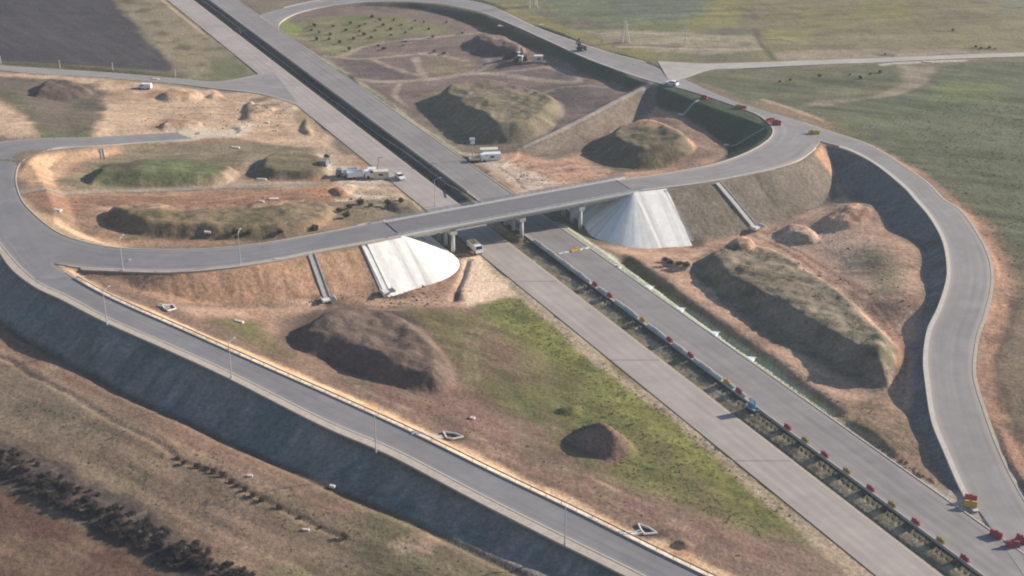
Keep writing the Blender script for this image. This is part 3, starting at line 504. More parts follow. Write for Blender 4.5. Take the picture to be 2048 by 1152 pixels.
poly((150, 122, 98), [(1640, 800), (1760, 800), (1815, 850), (1890, 985), (1840, 960), (1740, 880)], 3, 4, .9, -.05, (126, 106, 82), 6)
poly((120, 120, 62), [(1680, 835), (1740, 850), (1770, 880), (1720, 875)], 3, 3, .8); poly((118, 84, 66), [(1690, 430), (1740, 410), (1745, 440), (1700, 450)], 2, 3, .7)
poly((92, 84, 62), [(1245, 512), (1262, 512), (1400, 616), (1560, 738), (1672, 820), (1650, 826), (1500, 716), (1380, 626)], 1, 1.5, .95, -.05, (88, 98, 58), 4)  # ditch strip darkened in colour for the shade on its far bank
poly((172, 172, 146), hwp(1.42, (444, 600, 828)) + hwp(1.437, (828, 600, 444)), .5, .5, 1, -.12, (160, 164, 126), 6)
poly((186, 168, 146), [(1660, 832), (1700, 850), (1770, 905), (1850, 965), (1935, 990), (2000, 1080), (1960, 1050), (1850, 982), (1760, 912)], 1, 1.5, .9)
poly((190, 172, 150), [(1850, 975), (1940, 985), (2030, 1090), (1990, 1080), (1900, 1010)], 1.5, 2, .9)
# --- south triangle
poly((140, 112, 94), [(130, 530), (340, 545), (620, 508), (730, 488), (900, 500), (1010, 500), (1150, 665), (1400, 860), (1700, 1110), (1800, 1220), (1400, 1160), (1150, 1020), (830, 865), (400, 670), (240, 604)], 1, 1, 1)
poly((180, 138, 106), [(180, 548), (340, 545), (560, 520), (725, 492), (745, 585), (650, 606), (440, 612), (330, 602), (240, 570)], 1, 1, 1, -.16, (166, 124, 94), 6)
poly((122, 100, 84), [(165, 538), (260, 545), (340, 552), (320, 580), (240, 566)], 2, 2, .8)
for k in range(34):
    x = 320 + k * 9.2; y0 = 545 - max(0, x - 400) * .12 + 8; line((150, 106, 80) if k % 2 else (184, 138, 106), [(x, y0), (x + 6, 600)], .7, .5, .45, .6)
poly((186, 148, 120), [(330, 612), (520, 612), (740, 590), (900, 560), (960, 520), (1060, 590), (1030, 600), (940, 618), (700, 612), (560, 640), (540, 690), (500, 640), (400, 634)], 2, 3, .95, -.12, (160, 122, 96), 8)
poly((238, 202, 168), [(925, 512), (962, 505), (1010, 545), (1068, 592), (1030, 598), (935, 612), (915, 590), (930, 545)], 1.5, 2, 1, -.25, (214, 176, 144), 10)
poly((112, 106, 66), [(420, 640), (520, 640), (560, 690), (570, 712), (500, 690)], 2, 3, .9, 0, (128, 112, 76), 6)
poly((120, 108, 70), [(800, 618), (940, 622), (1040, 598), (1100, 640), (1260, 760), (1420, 880), (1560, 1010), (1700, 1130), (1560, 1090), (1380, 1020), (1240, 960), (1100, 860), (960, 800), (900, 740), (870, 670)], 3, 4, 1, -.05, (114, 110, 64), 12)
poly((136, 104, 90), [(700, 740), (900, 790), (960, 800), (1100, 880), (1240, 980), (1400, 1040), (1600, 1110), (1500, 1130), (1300, 1060), (1080, 950), (860, 850), (740, 790)], 3, 4, .9, -.1, (124, 106, 84), 7)
poly((140, 106, 90), [(950, 660), (1010, 650), (1060, 690), (1040, 760), (960, 740)], 5, 5, .6); poly((142, 108, 92), [(860, 690), (920, 720), (930, 790), (870, 780)], 4, 4, .7)
poly((128, 126, 54), [(960, 612), (1050, 596), (1110, 640), (1280, 775), (1460, 910), (1600, 1040), (1640, 1100), (1540, 1050), (1400, 950), (1240, 850), (1100, 720), (1000, 650)], 3, 5, .9, -.02, (98, 98, 50), 4)
poly((112, 112, 54), [(1130, 800), (1240, 820), (1330, 900), (1330, 980), (1220, 940), (1100, 870), (1040, 790)], 4, 6, .7, 0, (126, 112, 76), 8)
poly((132, 100, 88), [(1126, 885), (1160, 858), (1235, 862), (1280, 900), (1220, 930)], 1.5, 3, .9); poly((102, 85, 75), [(555, 682), (600, 632), (700, 606), (800, 620), (880, 690), (912, 760), (880, 792), (700, 745)], 2, 3, .95, -.1, (112, 92, 84), 4)
poly((140, 118, 98), [(1560, 1080), (1660, 1080), (1760, 1160), (1700, 1180), (1600, 1130)], 4, 4, .8)
line((152, 138, 100), [(938, 760), (932, 700), (945, 665), (965, 640)], 1.2, .7, .5); line((152, 138, 100), [(956, 760), (950, 700), (960, 668), (980, 645)], 1.2, .7, .5)
line((94, 96, 54), [(1000, 740), (1060, 820), (1120, 880), (1200, 950)], 2.0, 1, .6, 2)
line((168, 134, 110), [(460, 690), (700, 790), (900, 870), (1100, 960), (1300, 1040), (1500, 1120)], 2.2, 1.2, .6, 2); line((120, 92, 76), [(480, 704), (720, 806), (900, 880), (1160, 990), (1400, 1085)], 1.2, .8, .6, 2)
poly((222, 180, 136), [(118, 527), (160, 550), (240, 596), (300, 618), (420, 672), (560, 730), (700, 790), (830, 850), (960, 910), (1090, 975), (1230, 1040), (1360, 1100), (1500, 1170), (1420, 1160), (1230, 1068), (1084, 998), (962, 939), (817, 870), (650, 790), (417, 688), (243, 611), (130, 545)], .8, 1.5, 1, -.14, (204, 152, 108), 7)
line((236, 208, 176), [(174, 568), (243, 603), (312, 634), (417, 679), (556, 742), (650, 782), (817, 862), (962, 931), (1084, 990), (1230, 1059), (1350, 1118), (1500, 1190)], 1.5, .5, .9, .5)
poly((186, 160, 130), [(962, 500), (1028, 548), (1067, 590), (1150, 659), (1237, 746), (1348, 818), (1449, 901), (1542, 991), (1754, 1152), (1830, 1240), (1800, 1240), (1700, 1152), (1528, 1010), (1420, 905), (1320, 825), (1200, 740), (1120, 665), (1040, 596), (970, 530)], .8, 1.2, .95, -.15, (160, 142, 118), 5)
for px, py, rx in ((908, 872, 28), (1288, 1066, 40), (655, 602, 30), (775, 586, 34), (1385, 484, 24)): poly((92, 76, 66), [(px - rx, py), (px, py - 10), (px + rx, py - 2), (px + rx, py + 8), (px, py + 12)], 1, 1.5, .9)
poly((100, 84, 76), [(905, 582), (925, 580), (930, 602), (905, 606)], .6, .8, .8)
# --- south west outside
poly((134, 112, 90), [(-500, 600), (0, 645), (120, 722), (330, 832), (521, 918), (837, 1056), (1100, 1180), (1200, 1500), (-700, 1500)], 1, 1, 1, -.16, (120, 108, 78), 22)
poly((148, 114, 94), [(-500, 590), (0, 655), (120, 732), (330, 842), (521, 928), (700, 1010), (760, 1060), (620, 1000), (470, 930), (330, 880), (180, 800), (30, 730), (-300, 640)], 2, 4, .85, -.12, (158, 128, 100), 8)
poly((140, 110, 90), [(300, 960), (420, 980), (520, 1080), (560, 1180), (380, 1120)], 6, 6, .6); poly((110, 100, 84), [(-50, 760), (120, 800), (220, 860), (60, 850), (-50, 830)], 8, 8, .6)
poly((186, 154, 126), [(790, 1090), (830, 1068), (872, 1074), (850, 1098), (800, 1108)], 1.5, 3, .9)
poly((108, 80, 66), [(-700, 900), (-100, 950), (0, 972), (130, 1040), (300, 1130), (420, 1220), (200, 1500), (-700, 1500)], 1.2, 2, 1, -.1, (118, 94, 74), 14)
poly((72, 63, 61), [(-200, 850), (0, 885), (120, 935), (260, 990), (380, 1090), (480, 1160), (420, 1180), (280, 1110), (130, 1035), (0, 960), (-200, 900)], 1.5, 3, .9, -.2, (112, 92, 80), 3)  # ground under the hedge painted dark, as shade between the shrubs
poly((136, 128, 118), [(0, 486), (40, 545), (130, 605), (345, 706), (445, 752), (650, 858), (860, 966), (1120, 1088), (1300, 1180), (1100, 1178), (837, 1050), (521, 912), (330, 826), (121, 716), (0, 644), (-100, 600)], .8, 1, 1, -.1, (112, 116, 108), 7)
line((82, 70, 62), [(0, 648), (121, 720), (330, 828), (521, 914), (837, 1052), (1050, 1150)], 1.2, .6, .8)
for k in range(16):
    x = 60 + 800 * RNG.rand(); y = 860 + x * .3 + RNG.rand() * 60 - 80; line((160, 126, 98) if k % 3 else (100, 96, 66), [(x, y + 10), (x + 30 + 40 * RNG.rand(), y - 6)], 1.5, 1.5, .4, 2)
wa = W(330, 830, -1) - W(837, 1052, -2); wa = math.atan2(wa.y, wa.x)
def aniso(pts, ang, amp, sc, ratio):
    pl = [tuple(G(*q))[:2] for q in pts]; s_ = win(min(p[0] for p in pl), max(p[0] for p in pl), min(p[1] for p in pl), max(p[1] for p in pl)); X, Y = XX[s_], YY[s_]
    u = X * math.cos(ang) + Y * math.sin(ang); v = -X * math.sin(ang) + Y * math.cos(ang); n = vnoise(u / ratio, v, sc, 301) + .7 * vnoise(u / ratio, v, sc * .4, 302) + .35 * vnoise(u, v, sc * 3, 303)
    a = np.clip(-sdf(pl, X, Y) / 3, 0, 1); COL[s_] *= (1 + amp * n * a)[..., None]
aniso([(-300, 640), (0, 652), (330, 836), (837, 1058), (1100, 1180), (900, 1400), (-500, 1400)], wa, .5, 2.4, 14)
aniso([(1400, 150), (2300, 118), (2300, 800), (2048, 600), (1990, 500), (1850, 350), (1640, 255)], -.35, .45, 3.5, 8)
aniso([(-500, 120), (-300, -60), (190, -60), (350, 140), (0, 125)], 2.2, .35, 2.5, 14)
aniso([(900, -40), (2600, -60), (2600, 108), (1560, 116), (1200, 90), (1000, 20)], .1, .35, 5, 9)
aniso([(540, 690), (900, 880), (1240, 1040), (1600, 1180), (1700, 1120), (1100, 640), (950, 620), (700, 600)], wa, .4, 2.2, 5)
aniso([(1260, 520), (1660, 820), (1890, 985), (1810, 850), (1840, 500), (1690, 395), (1385, 490)], wa + .15, .35, 1.8, 6)
fa = math.atan2(W(hw(1.3, 1000), 1000).y - W(hw(1.3, 0), 0).y, W(hw(1.3, 1000), 1000).x - W(hw(1.3, 0), 0).x)
aniso([(180, 545), (340, 542), (560, 518), (725, 490), (745, 585), (650, 604), (440, 610), (320, 600)], fa, .5, 1.4, 7)
aniso([(0, 486), (130, 605), (345, 706), (650, 858), (1120, 1088), (1300, 1180), (1100, 1178), (837, 1050), (521, 912), (330, 826), (121, 716), (0, 644)], wa - math.pi / 2, .45, 1.8, 6)
aniso([(1328, 382), (1410, 369), (1520, 347), (1600, 327), (1640, 302), (1682, 390), (1600, 430), (1510, 460), (1385, 486)], fa, .3, 1.2, 8)
aniso([(1702, 304), (1811, 376), (1896, 490), (1904, 560), (1862, 680), (1862, 780), (1936, 998), (1850, 900), (1815, 840), (1820, 700), (1850, 590), (1840, 500), (1750, 420)], math.pi, .4, 1.6, 5)
aniso([(35, 340), (240, 296), (700, 300), (860, 405), (600, 470), (240, 490), (60, 400)], .1, .4, 1.6, 7)
aniso([(0, 150), (590, 205), (700, 320), (430, 268), (0, 265)], .05, .35, 1.8, 6)
aniso([(600, 30), (1100, 100), (1285, 175), (1050, 296), (930, 300), (560, 70)], .1, .35, 2.5, 7)
aniso([(940, 310), (1240, 256), (1450, 290), (1300, 352), (1050, 390)], .2, .4, 1.8, 5)
rr_ = random.Random(8)
for (x0, y0, x1, y1, n_) in ((260, 205, 600, 258, 16), (940, 320, 1160, 370, 12), (1280, 500, 1380, 512, 4), (1520, 470, 1800, 640, 14), (600, 560, 900, 615, 12), (80, 395, 640, 412, 10), (560, 700, 1400, 1060, 18), (1640, 800, 1850, 950, 8), (700, 330, 850, 400, 8)):
    for k in range(n_):
        t = rr_.random(); x = x0 + (x1 - x0) * t; y = (y0 + (y1 - y0) * t if x1 - x0 > 500 or n_ == 14 else rr_.uniform(y0, y1)) + rr_.uniform(-14, 14); l = rr_.uniform(18, 55); sl_ = .45 if n_ in (18, 14, 8) else rr_.uniform(-.15, .1)
        cc = rr_.choice(((214, 184, 156), (120, 92, 74), (140, 106, 84), (196, 160, 128))); line(cc, [(x - l, y - l * sl_), (x, y + 2), (x + l, y + l * sl_)], rr_.uniform(.35, .9), .45, .55, .5)
# --- median
mp = [hwp(1.300, (-200, 0, 400, 800, 1152, 1400)), hwp(1.3445, (-200, 0, 400, 800, 1152, 1400))]
poly((168, 148, 118), mp[0] + mp[1][::-1], .6, .6, 1, -.12, (128, 116, 84), 3.5)
poly((80, 80, 70), hwp(1.3, (-200, 0, 200, 405)) + hwp(1.3445, (-200, 0, 200, 405))[::-1], .6, .6, .95, -.1, (70, 74, 66), 4)  # dark median plants, greyed further to paint in the bank's shade
poly((98, 94, 76), hwp(1.326, (440, 600, 800, 1000, 1152, 1400)) + hwp(1.3445, (1400, 1152, 1000, 800, 600, 440)), .4, .5, .9, -.1, (84, 88, 76), 3)  # painted shade of the barrier and bank along the right half
line((86, 84, 66), hwp(1.304, (470, 600, 800, 1000, 1152, 1300)), .9, .5, .8, .6)
LUM = (COL @ np.array([.3, .55, .15]))[..., None]; GR = np.clip((COL[..., 1] / COL[..., 0] - .85) * 4, 0, 1)[..., None]
COL[:] = COL + (LUM - COL) * (.12 + .08 * GR); COL *= 1.06 + .12 * GR; COL[..., 1] *= 1.02
# ------------------------------------------------------------------ build the ground sheet
me = bpy.data.meshes.new("ground"); nv = NX * NY
co = np.empty((nv, 3)); co[:, 0] = XX.ravel(); co[:, 1] = YY.ravel(); co[:, 2] = H.ravel()
me.vertices.add(nv); me.vertices.foreach_set("co", co.ravel())
ii = (np.arange(NY - 1)[:, None] * NX + np.arange(NX - 1)[None, :]).ravel()
quads = np.stack([ii, ii + 1, ii + 1 + NX, ii + NX], 1).astype(np.int32); nf = len(quads)
me.loops.add(nf * 4); me.loops.foreach_set("vertex_index", quads.ravel())
me.polygons.add(nf); me.polygons.foreach_set("loop_start", np.arange(0, nf * 4, 4, dtype=np.int32)); me.polygons.foreach_set("loop_total", np.full(nf, 4, np.int32))
me.polygons.foreach_set("use_smooth", np.ones(nf, bool)); me.update(calc_edges=True)
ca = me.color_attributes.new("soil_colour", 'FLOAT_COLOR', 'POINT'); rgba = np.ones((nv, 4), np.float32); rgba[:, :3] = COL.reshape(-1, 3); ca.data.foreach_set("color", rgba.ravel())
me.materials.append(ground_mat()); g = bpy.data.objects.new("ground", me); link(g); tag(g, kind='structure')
# ------------------------------------------------------------------ road surfaces with kerbs
def ribbon(name, L, R, Z, m, skirt=.6, kind='structure', ul=None, ur=None):
    n = len(L); v = []; f = []; uv = []; dist = np.concatenate([[0], np.cumsum(np.hypot(*(((L + R) / 2)[1:] - ((L + R) / 2)[:-1]).T))]); K_ = 5
    for i in range(n):
        for k in range(K_):
            p = L[i] + (R[i] - L[i]) * k / (K_ - 1); v.append((p[0], p[1], Z[i])); t = k / (K_ - 1); t = .5 + (t - .5) * ((ul(i) if ul else 1) if t < .5 else (ur(i) if ur else 1)); uv.append((t, dist[i]))
        v.append((L[i][0], L[i][1], Z[i] - skirt)); v.append((R[i][0], R[i][1], Z[i] - skirt)); uv += [(0, dist[i]), (1, dist[i])]
    q = K_ + 2
    for i in range(n - 1):
        for k in range(K_ - 1): f.append((i * q + k, i * q + k + 1, (i + 1) * q + k + 1, (i + 1) * q + k))
        f.append((i * q + K_, i * q, (i + 1) * q, (i + 1) * q + K_)); f.append((i * q + K_ - 1, i * q + K_ + 1, (i + 1) * q + K_ + 1, (i + 1) * q + K_ - 1))
    o = mesh_obj(name, v, f, M[m]); u = o.data.uv_layers.new(name="UVMap")
    for lp in o.data.loops: u.data[lp.index].uv = uv[lp.vertex_index]
    tag(o, kind=kind); return o
for name, r in ROADS.items():
    A = r['r']; FU = {'s': (None, lambda i: .6 if i < 17 else 1), 'w': (None, lambda i: .6 if 44 < i < 66 else 1), 'e': (None, lambda i: .6 if 36 < i < 78 else 1), 'r': (lambda i: .6 if i < 6 or i > 96 else 1, None), 't': (lambda i: .6 if i < 4 else 1, lambda i: .6 if i < 4 else 1)}.get(name, (None, None))
    ribbon('road', A[:, 0:2], A[:, 2:4], A[:, 4] + r['off'], r['m'], ul=FU[0], ur=FU[1])
def edge_strip(rn, side, w0, w1, dz0, m, name='kerb', i0=0, i1=None, side_sign=1):
    """strip lying from w0 to w1 metres outside one edge of a road"""
    A = ROADS[rn]['r'][i0:i1]; E = A[:, 0:2] if side == 'L' else A[:, 2:4]; O = A[:, 2:4] if side == 'L' else A[:, 0:2]
    d = E - O; d /= np.linalg.norm(d, axis=1)[:, None]
    return ribbon(name, E + d * w0, E + d * w1, A[:, 4] + dz0, m, .5)
edge_strip('s', 'L', .02, .32, .13, 'kerb'); edge_strip('s', 'L', .34, 2.6, .05, 'gravel', 'shoulder')
edge_strip('s', 'R', .02, .3, .12, 'kerb', i0=20)
edge_strip('w', 'L', .02, .35, .14, 'kerb', i0=2); edge_strip('w', 'R', .02, .35, .14, 'kerb', i1=44); edge_strip('w', 'R', .37, 1.3, .05, 'gravel', 'shoulder', i1=42)
edge_strip('e', 'L', .02, .5, .14, 'kerb'); edge_strip('e', 'R', .02, .5, .14, 'kerb', i1=36); edge_strip('e', 'R', .02, .9, .1, 'kerb', i0=72, i1=132)
edge_strip('r', 'L', .02, 1.2, .08, 'kerb', i0=10, i1=100); edge_strip('r', 'R', .02, .9, .08, 'gravel', 'shoulder', i1=104)
edge_strip('b', 'L', .02, .4, .14, 'kerb'); edge_strip('b', 'R', .02, .35, .12, 'kerb'); edge_strip('a', 'R', .02, .8, -.03, 'gravel', 'shoulder')

# ------------------------------------------------------------------ bridge
z9 = 9.0; o0 = DECK_NEAR0; ex = (DECK_NEAR1 - DECK_NEAR0); L = math.hypot(ex.x, ex.y); ang = math.atan2(ex.y, ex.x)
ex = Vector((math.cos(ang), math.sin(ang), 0)); ey = Vector((-math.sin(ang), math.cos(ang), 0))
WID = ((DECK_FAR0 - DECK_NEAR0).dot(ey) + (DECK_FAR1 - DECK_NEAR1).dot(ey)) / 2
br = empty('road_bridge', (o0.x, o0.y, 0), ang, 'long pale concrete road bridge crossing over both carriageways on slim piers', 'bridge')
MB().box((L / 2, WID / 2, 8.62), (L + .6, WID + 1.5, .42)).build('deck_slab', M['concrete'], br)
rd = MB().box((L / 2, WID / 2, 8.915), (L + .5, WID - 1.4, .17)).build('road_surface', mat('bridge_asphalt', C(124, 121, 122), .85, .08, .3), br)
for y in (-.05, WID + .05):
    MB().box((L / 2, y + (.35 if y < 1 else -.35), 8.98), (L + .55, .72, .30)).build('walkway', M['concrete'], br)
for y in (-.62, WID + .62):
    pr = MB().box((L / 2, y, 8.86), (L + 8, .24, .62)).build('parapet', M['white_conc'], br)
    m_ = MB()
    for z in (9.45, 9.8, 10.1): m_.box((L / 2, y, z), (L + 7.8, .10, .12))
    for k in range(int((L + 7.6) / 2.2) + 1): m_.box((-3.7 + k * 2.2, y, 9.6), (.10, .10, 1.0))
    m_.build('railing', M['steel'], pr)
for k in range(5):
    MB().box((L / 2, .9 + (WID - 1.8) * k / 4, 7.72), (L + .2, .6, 1.38), ty=.8).build('girder', M['concrete'], br)
cols = []
for (px, py) in ((905, 505), (1035, 468), (1160, 458)):
    gpt = G(px, py); p = gpt - Vector((o0.x, o0.y, 0)); cols.append(p.dot(ex))
    u = p.dot(ex); cap = MB().box((u, WID / 2, 6.5), (1.9, WID + .9, 1.05)).box((u, WID / 2, 5.85), (1.6, WID - 1.2, .25)).build('pier_cap', M['concrete'], br)
    for j in range(3):
        y = .5 + (WID - 1.0) * j / 2; q = Vector((o0.x, o0.y, 0)) + ex * u + ey * y; zb = hat(q.x, q.y) - .6
        MB().cyl((u, y, zb), (u, y, 5.85), .62, .56, 14).build('column', M['concrete'], cap, True)
for u in (-.9, L + .9): MB().box((u, WID / 2, 6.9), (1.0, WID + 1.0, 3.0)).build('abutment', M['concrete_dark'], br)
for u in (.15, L - .15): MB().box((u, WID / 2, 9.012), (.25, WID - 1.5, .02)).build('expansion_joint', M['dark'], br)
# white concrete facing round the bridge ends
mc = mat('facing_concrete', C(250, 246, 236), .85, .12, .35, bump=.02); mc2 = mat('facing_concrete_stained', C(238, 233, 222), .85, .14, .5); mc3 = mat('facing_concrete_grey', C(222, 218, 208), .85, .12, .3)
def facing(rn, origin, back, sgn, label, length):
    """radial slabs round the squared end of the embankment; the near side follows the road edge"""
    A = ROADS[rn]['r']; e = ex * (1 if sgn < 0 else -1); per = []; nn = -ey; acc = 0; pts = [Vector((A[0][2], A[0][3], 0))]
    for k in range(1, 12):
        q = Vector((A[k][2], A[k][3], 0)); st = (q - pts[-1]).length
        if acc + st > back: pts.append(pts[-1].lerp(q, (back - acc) / st)); break
        pts.append(q); acc += st
    for i in range(len(pts) - 1, 0, -1):
        for t in (0, .5):
            p = pts[i].lerp(pts[i - 1], t); d = pts[i - 1] - pts[i]; n_ = Vector((-d.y, d.x, 0)).normalized(); n_ = n_ if n_.dot(nn) > 0 else -n_; per.append((p + n_ * .8, n_))
    c0 = Vector((A[0][2], A[0][3], 0)); c1 = Vector((A[0][0], A[0][1], 0)); a0 = c0 + nn * .8 + e * .5; a1 = c1 - nn * .8 + e * .5
    for k in range(25): t = math.pi / 2 * k / 24; per.append((a0, nn * math.cos(t) + e * math.sin(t)))
    for k in range(1, 9): per.append((a0.lerp(a1, k / 8), e))
    for k in range(1, 17): t = math.pi / 2 * k / 16; per.append((a1, e * math.cos(t) - nn * math.sin(t)))
    for k in range(1, 5): per.append((a1 - e * k * 2, -nn))
    v = []; f = []; NR = 12
    for i, (p, d) in enumerate(per):
        for j in range(NR + 1):
            s_ = length * j / NR; wpt = p + d * s_
            v.append((wpt.x, wpt.y, 9.02 - .12 - s_ / 1.75 + .26 * min(1, s_ / 2)))
    n = len(per); b0 = len(v)
    for i in range(n - 1):
        for j in range(NR):
            a = i * (NR + 1) + j; f.append((a, a + 1, a + NR + 2, a + NR + 1))
    for i in range(n): v.append((v[i * (NR + 1)][0], v[i * (NR + 1)][1], v[i * (NR + 1)][2] - .5))
    for i in range(n - 1): f.append((i * (NR + 1), (i + 1) * (NR + 1), b0 + i + 1, b0 + i))
    for i in (0, n - 1):   # edge thickness
        b1 = len(v)
        for j in range(NR + 1): a = v[i * (NR + 1) + j]; v.append((a[0], a[1], a[2] - .5))
        for j in range(NR): f.append((i * (NR + 1) + j, i * (NR + 1) + j + 1, b1 + j + 1, b1 + j))
    if sgn > 0: f = [t[::-1] for t in f]
    o = mesh_obj('slope_facing', v, f, mc); o.data.materials.append(mc2); o.data.materials.append(mc3); rs = random.Random(4); cl = [rs.choice((0, 0, 1, 1, 2)) for _ in range(n)]
    for i in range((n - 1) * NR): o.data.polygons[i].material_index = cl[i // NR]
    tag(o, label, 'concrete slope')
facing('w', DECK_NEAR0, 12.5, -1, 'white concrete slope facing under the left end of the bridge', 17.5)
facing('e', DECK_NEAR1, 10.5, 1, 'large white concrete cone facing the slope under the right end of the bridge', 20.5)
# ------------------------------------------------------------------ drainage chutes down the slopes
def channel(pts, wd, wall, label, m='concrete_dark', outlet=True, lift=.12, cat='drain chute'):
    P0 = pts[0]; root = empty('drain_chute', (P0.x, P0.y, P0.z), 0, label, cat)
    v = []; f = []; n = len(pts)
    for i, p in enumerate(pts):
        a = pts[max(0, i - 1)]; b = pts[min(n - 1, i + 1)]; t = (b - a); t.z = 0; t.normalize(); s_ = Vector((-t.y, t.x, 0)); c = p - P0
        for (o_, z) in ((-wd / 2 - .18, -.3), (-wd / 2 - .18, wall), (-wd / 2, wall), (-wd / 2, .02), (wd / 2, .02), (wd / 2, wall), (wd / 2 + .18, wall), (wd / 2 + .18, -.3)):
            q = c + s_ * o_; v.append((q.x, q.y, q.z + z + lift))
    for i in range(n - 1):
        for k in range(7): a = i * 8 + k; f.append((a, a + 1, a + 9, a + 8))
    mesh_obj('channel', v, f, M[m], root)
    if outlet:
        t = (pts[-1] - pts[-2]); t.z = 0; t.normalize(); r = math.atan2(t.y, t.x); c = pts[-1] + t * 1.2 - P0
        mb = MB().box((c.x, c.y, c.z + .1), (2.0, wd + 2.2, .45), r); s_ = Vector((-t.y, t.x, 0))
        for sg in (-1, 1):
            q = c + s_ * sg * (wd / 2 + 1.0) + t * .4; mb.box((q.x, q.y, c.z + .45), (2.6, .25, .8), r)
        mb.build('outlet', M['white_conc'], root)
    return root
def slope_pts(a, b, n=10):
    A_, B_ = G(*a), G(*b); out = []
    for k in range(n + 1): q = A_.lerp(B_, k / n); out.append(Vector((q.x, q.y, max(hat(q.x, q.y), 0 if False else -99))))
    return out
for a, b, wd, wl, m, lab in [((622, 508), (654, 597), 1.6, .3, 'chute', 'grey concrete drain chute down the orange slope left of the white slope facing'),
                          ((728, 490), (771, 582), 1.5, .3, 'chute', 'grey drain chute along the left edge of the white slope facing with a white outlet'),
                          ((1331, 382), (1386, 484), .6, .15, 'chute', 'narrow drain chute along the right edge of the large white cone'),
                          ((1436, 366), (1508, 455), 2.0, .3, 'chute', 'grey double walled drain chute down the brown slope right of the white cone'),
                          ((1401, 200), (1366, 231), .25, .08, 'chute', 'thin pale drain pipe down the dark loop slope nearer the ridge'),
                          ((1529, 257), (1459, 293), .25, .08, 'chute', 'thin pale drain pipe down the dark loop slope nearer the bend'),
                          ((203, 298), (207, 318), .8, .2, 'chute', 'short grey drain chute below the dusty side road at far left')]:
    channel(slope_pts(a, b), wd, wl, lab, m, outlet=wd > .85)
# white spillways from the long lower ramp
for i, (a, b, tri, lab) in enumerate([((822, 869), (886, 876), [(886, 866), (910, 869), (926, 876), (905, 881), (893, 878)], 'white concrete spillway with triangular apron midway along the long ramp'),
                         ((1238, 1071), (1283, 1067), [(1276, 1050), (1297, 1058), (1313, 1068), (1288, 1071), (1282, 1064)], 'white concrete spillway with triangular apron low on the long ramp near the bottom edge'),
                         ((318, 612), (338, 617), [(325, 612), (345, 612), (352, 619), (336, 624), (328, 619)], 'small white concrete spillway at the foot of the orange slope near the gore')]):
    pts = slope_pts(a, b, 6); r = channel(pts, .7, .3, lab, 'white_conc', outlet=False, cat='spillway'); T = [G(*q) - pts[0] for q in tri]; m_ = MB()
    for k in range(len(T)): m_.cyl(T[k] + Vector((0, 0, .25)), T[(k + 1) % len(T)] + Vector((0, 0, .25)), .24, .24, 6)
    m_.build('apron', M['white_conc'], r)
VP_DIR = (W(hw(1.42, 0), 0, 1) - W(hw(1.42, 1000), 1000, 1)).normalized(); VR = math.atan2(VP_DIR.y, VP_DIR.x); OUT = Vector((math.sin(VR), -math.cos(VR), 0))
for i, y in enumerate((534, 576, 620, 668, 719)):
    c = W(hw(1.42, y), y, 1.0) + OUT * 1.0; o = empty('drain_inlet', (c.x, c.y, 0), VR, 'white concrete funnel inlet on the kerb beside the pale verge, number %s from the bridge' % ('one', 'two', 'three', 'four', 'five')[i], 'drain inlet', 'white drain inlets along the right kerb'); o.scale = (.7, .8, 1)
    v = [(-2.2, .7, 1.16), (2.2, .7, 1.16), (.5, -1.3, 1.10), (-.5, -1.3, 1.10)]; v += [(x, y_, .5) for x, y_, z in v]
    mesh_obj('funnel', v, [(3, 2, 1, 0), (4, 5, 6, 7), (0, 1, 5, 4), (1, 2, 6, 5), (2, 3, 7, 6), (3, 0, 4, 7)], M['white'], o)
    MB().box((0, -1.7, .98), (.8, .9, .14)).build('spout', M['concrete'], o)
# ------------------------------------------------------------------ guard rails
def rail(path, label, group=None, step=4.0, h=.78, m='steel'):
    p0 = path[0]; root = empty('guardrail', tuple(p0), 0, label, 'guardrail', group); mb = MB(); pos = [Vector(p) - Vector(p0) for p in path]
    for a, b in zip(pos[:-1], pos[1:]):
        d = b - a; l = math.hypot(d.x, d.y)
        if l < .01: continue
        n = Vector((-d.y, d.x, 0)).normalized() * .05; k = len(mb.v)
        for q in (a, b):
            for sg in (-1, 1):
                for z in (h - .34, h): mb.v.append(tuple(q + n * sg + Vector((0, 0, z))))
        mb.f += [(k, k + 1, k + 5, k + 4), (k + 2, k + 6, k + 7, k + 3), (k + 1, k + 3, k + 7, k + 5), (k, k + 4, k + 6, k + 2)]
    mb.build('beam', M[m], root); acc = 0; post = None; last = pos[0]; nxt = 0; cnt = 0
    for a, b in zip(pos[:-1], pos[1:]):
        l = (b - a).length
        while nxt <= acc + l and cnt < 95:
            q = a.lerp(b, (nxt - acc) / max(l, 1e-6))
            if post is None: post = MB().box((0, 0, h / 2 - .2), (.12, .12, h + .35)).build('post', M[m], root); o = post
            else: o = post.copy(); link(o, root)
            o.location = q; nxt += step; cnt += 1
        acc += l
    return root
def edge_path(rn, side, off, i0, i1, dz=0):
    A = ROADS[rn]['r'][i0:i1]; E = A[:, 0:2] if side == 'L' else A[:, 2:4]; O = A[:, 2:4] if side == 'L' else A[:, 0:2]; d = E - O; d /= np.linalg.norm(d, axis=1)[:, None]; q = E + d * off
    return [Vector((q[k][0], q[k][1], A[k, 4] + dz)) for k in range(len(q))]
rail(edge_path('s', 'R', .8, 22, 80), 'long grey guardrail on the sandy inner edge of the long ramp', step=4)
def hw_path(c, y0, y1, z, off, n=24):
    a, b = W(hw(c, y0), y0, z), W(hw(c, y1), y1, z); return [a.lerp(b, k / n) - OUT * off for k in range(n + 1)]
rail(hw_path(HWM2, 812, 1290, 1.0, .9), 'steel guardrail on the median edge beside the red and yellow barriers', step=4)
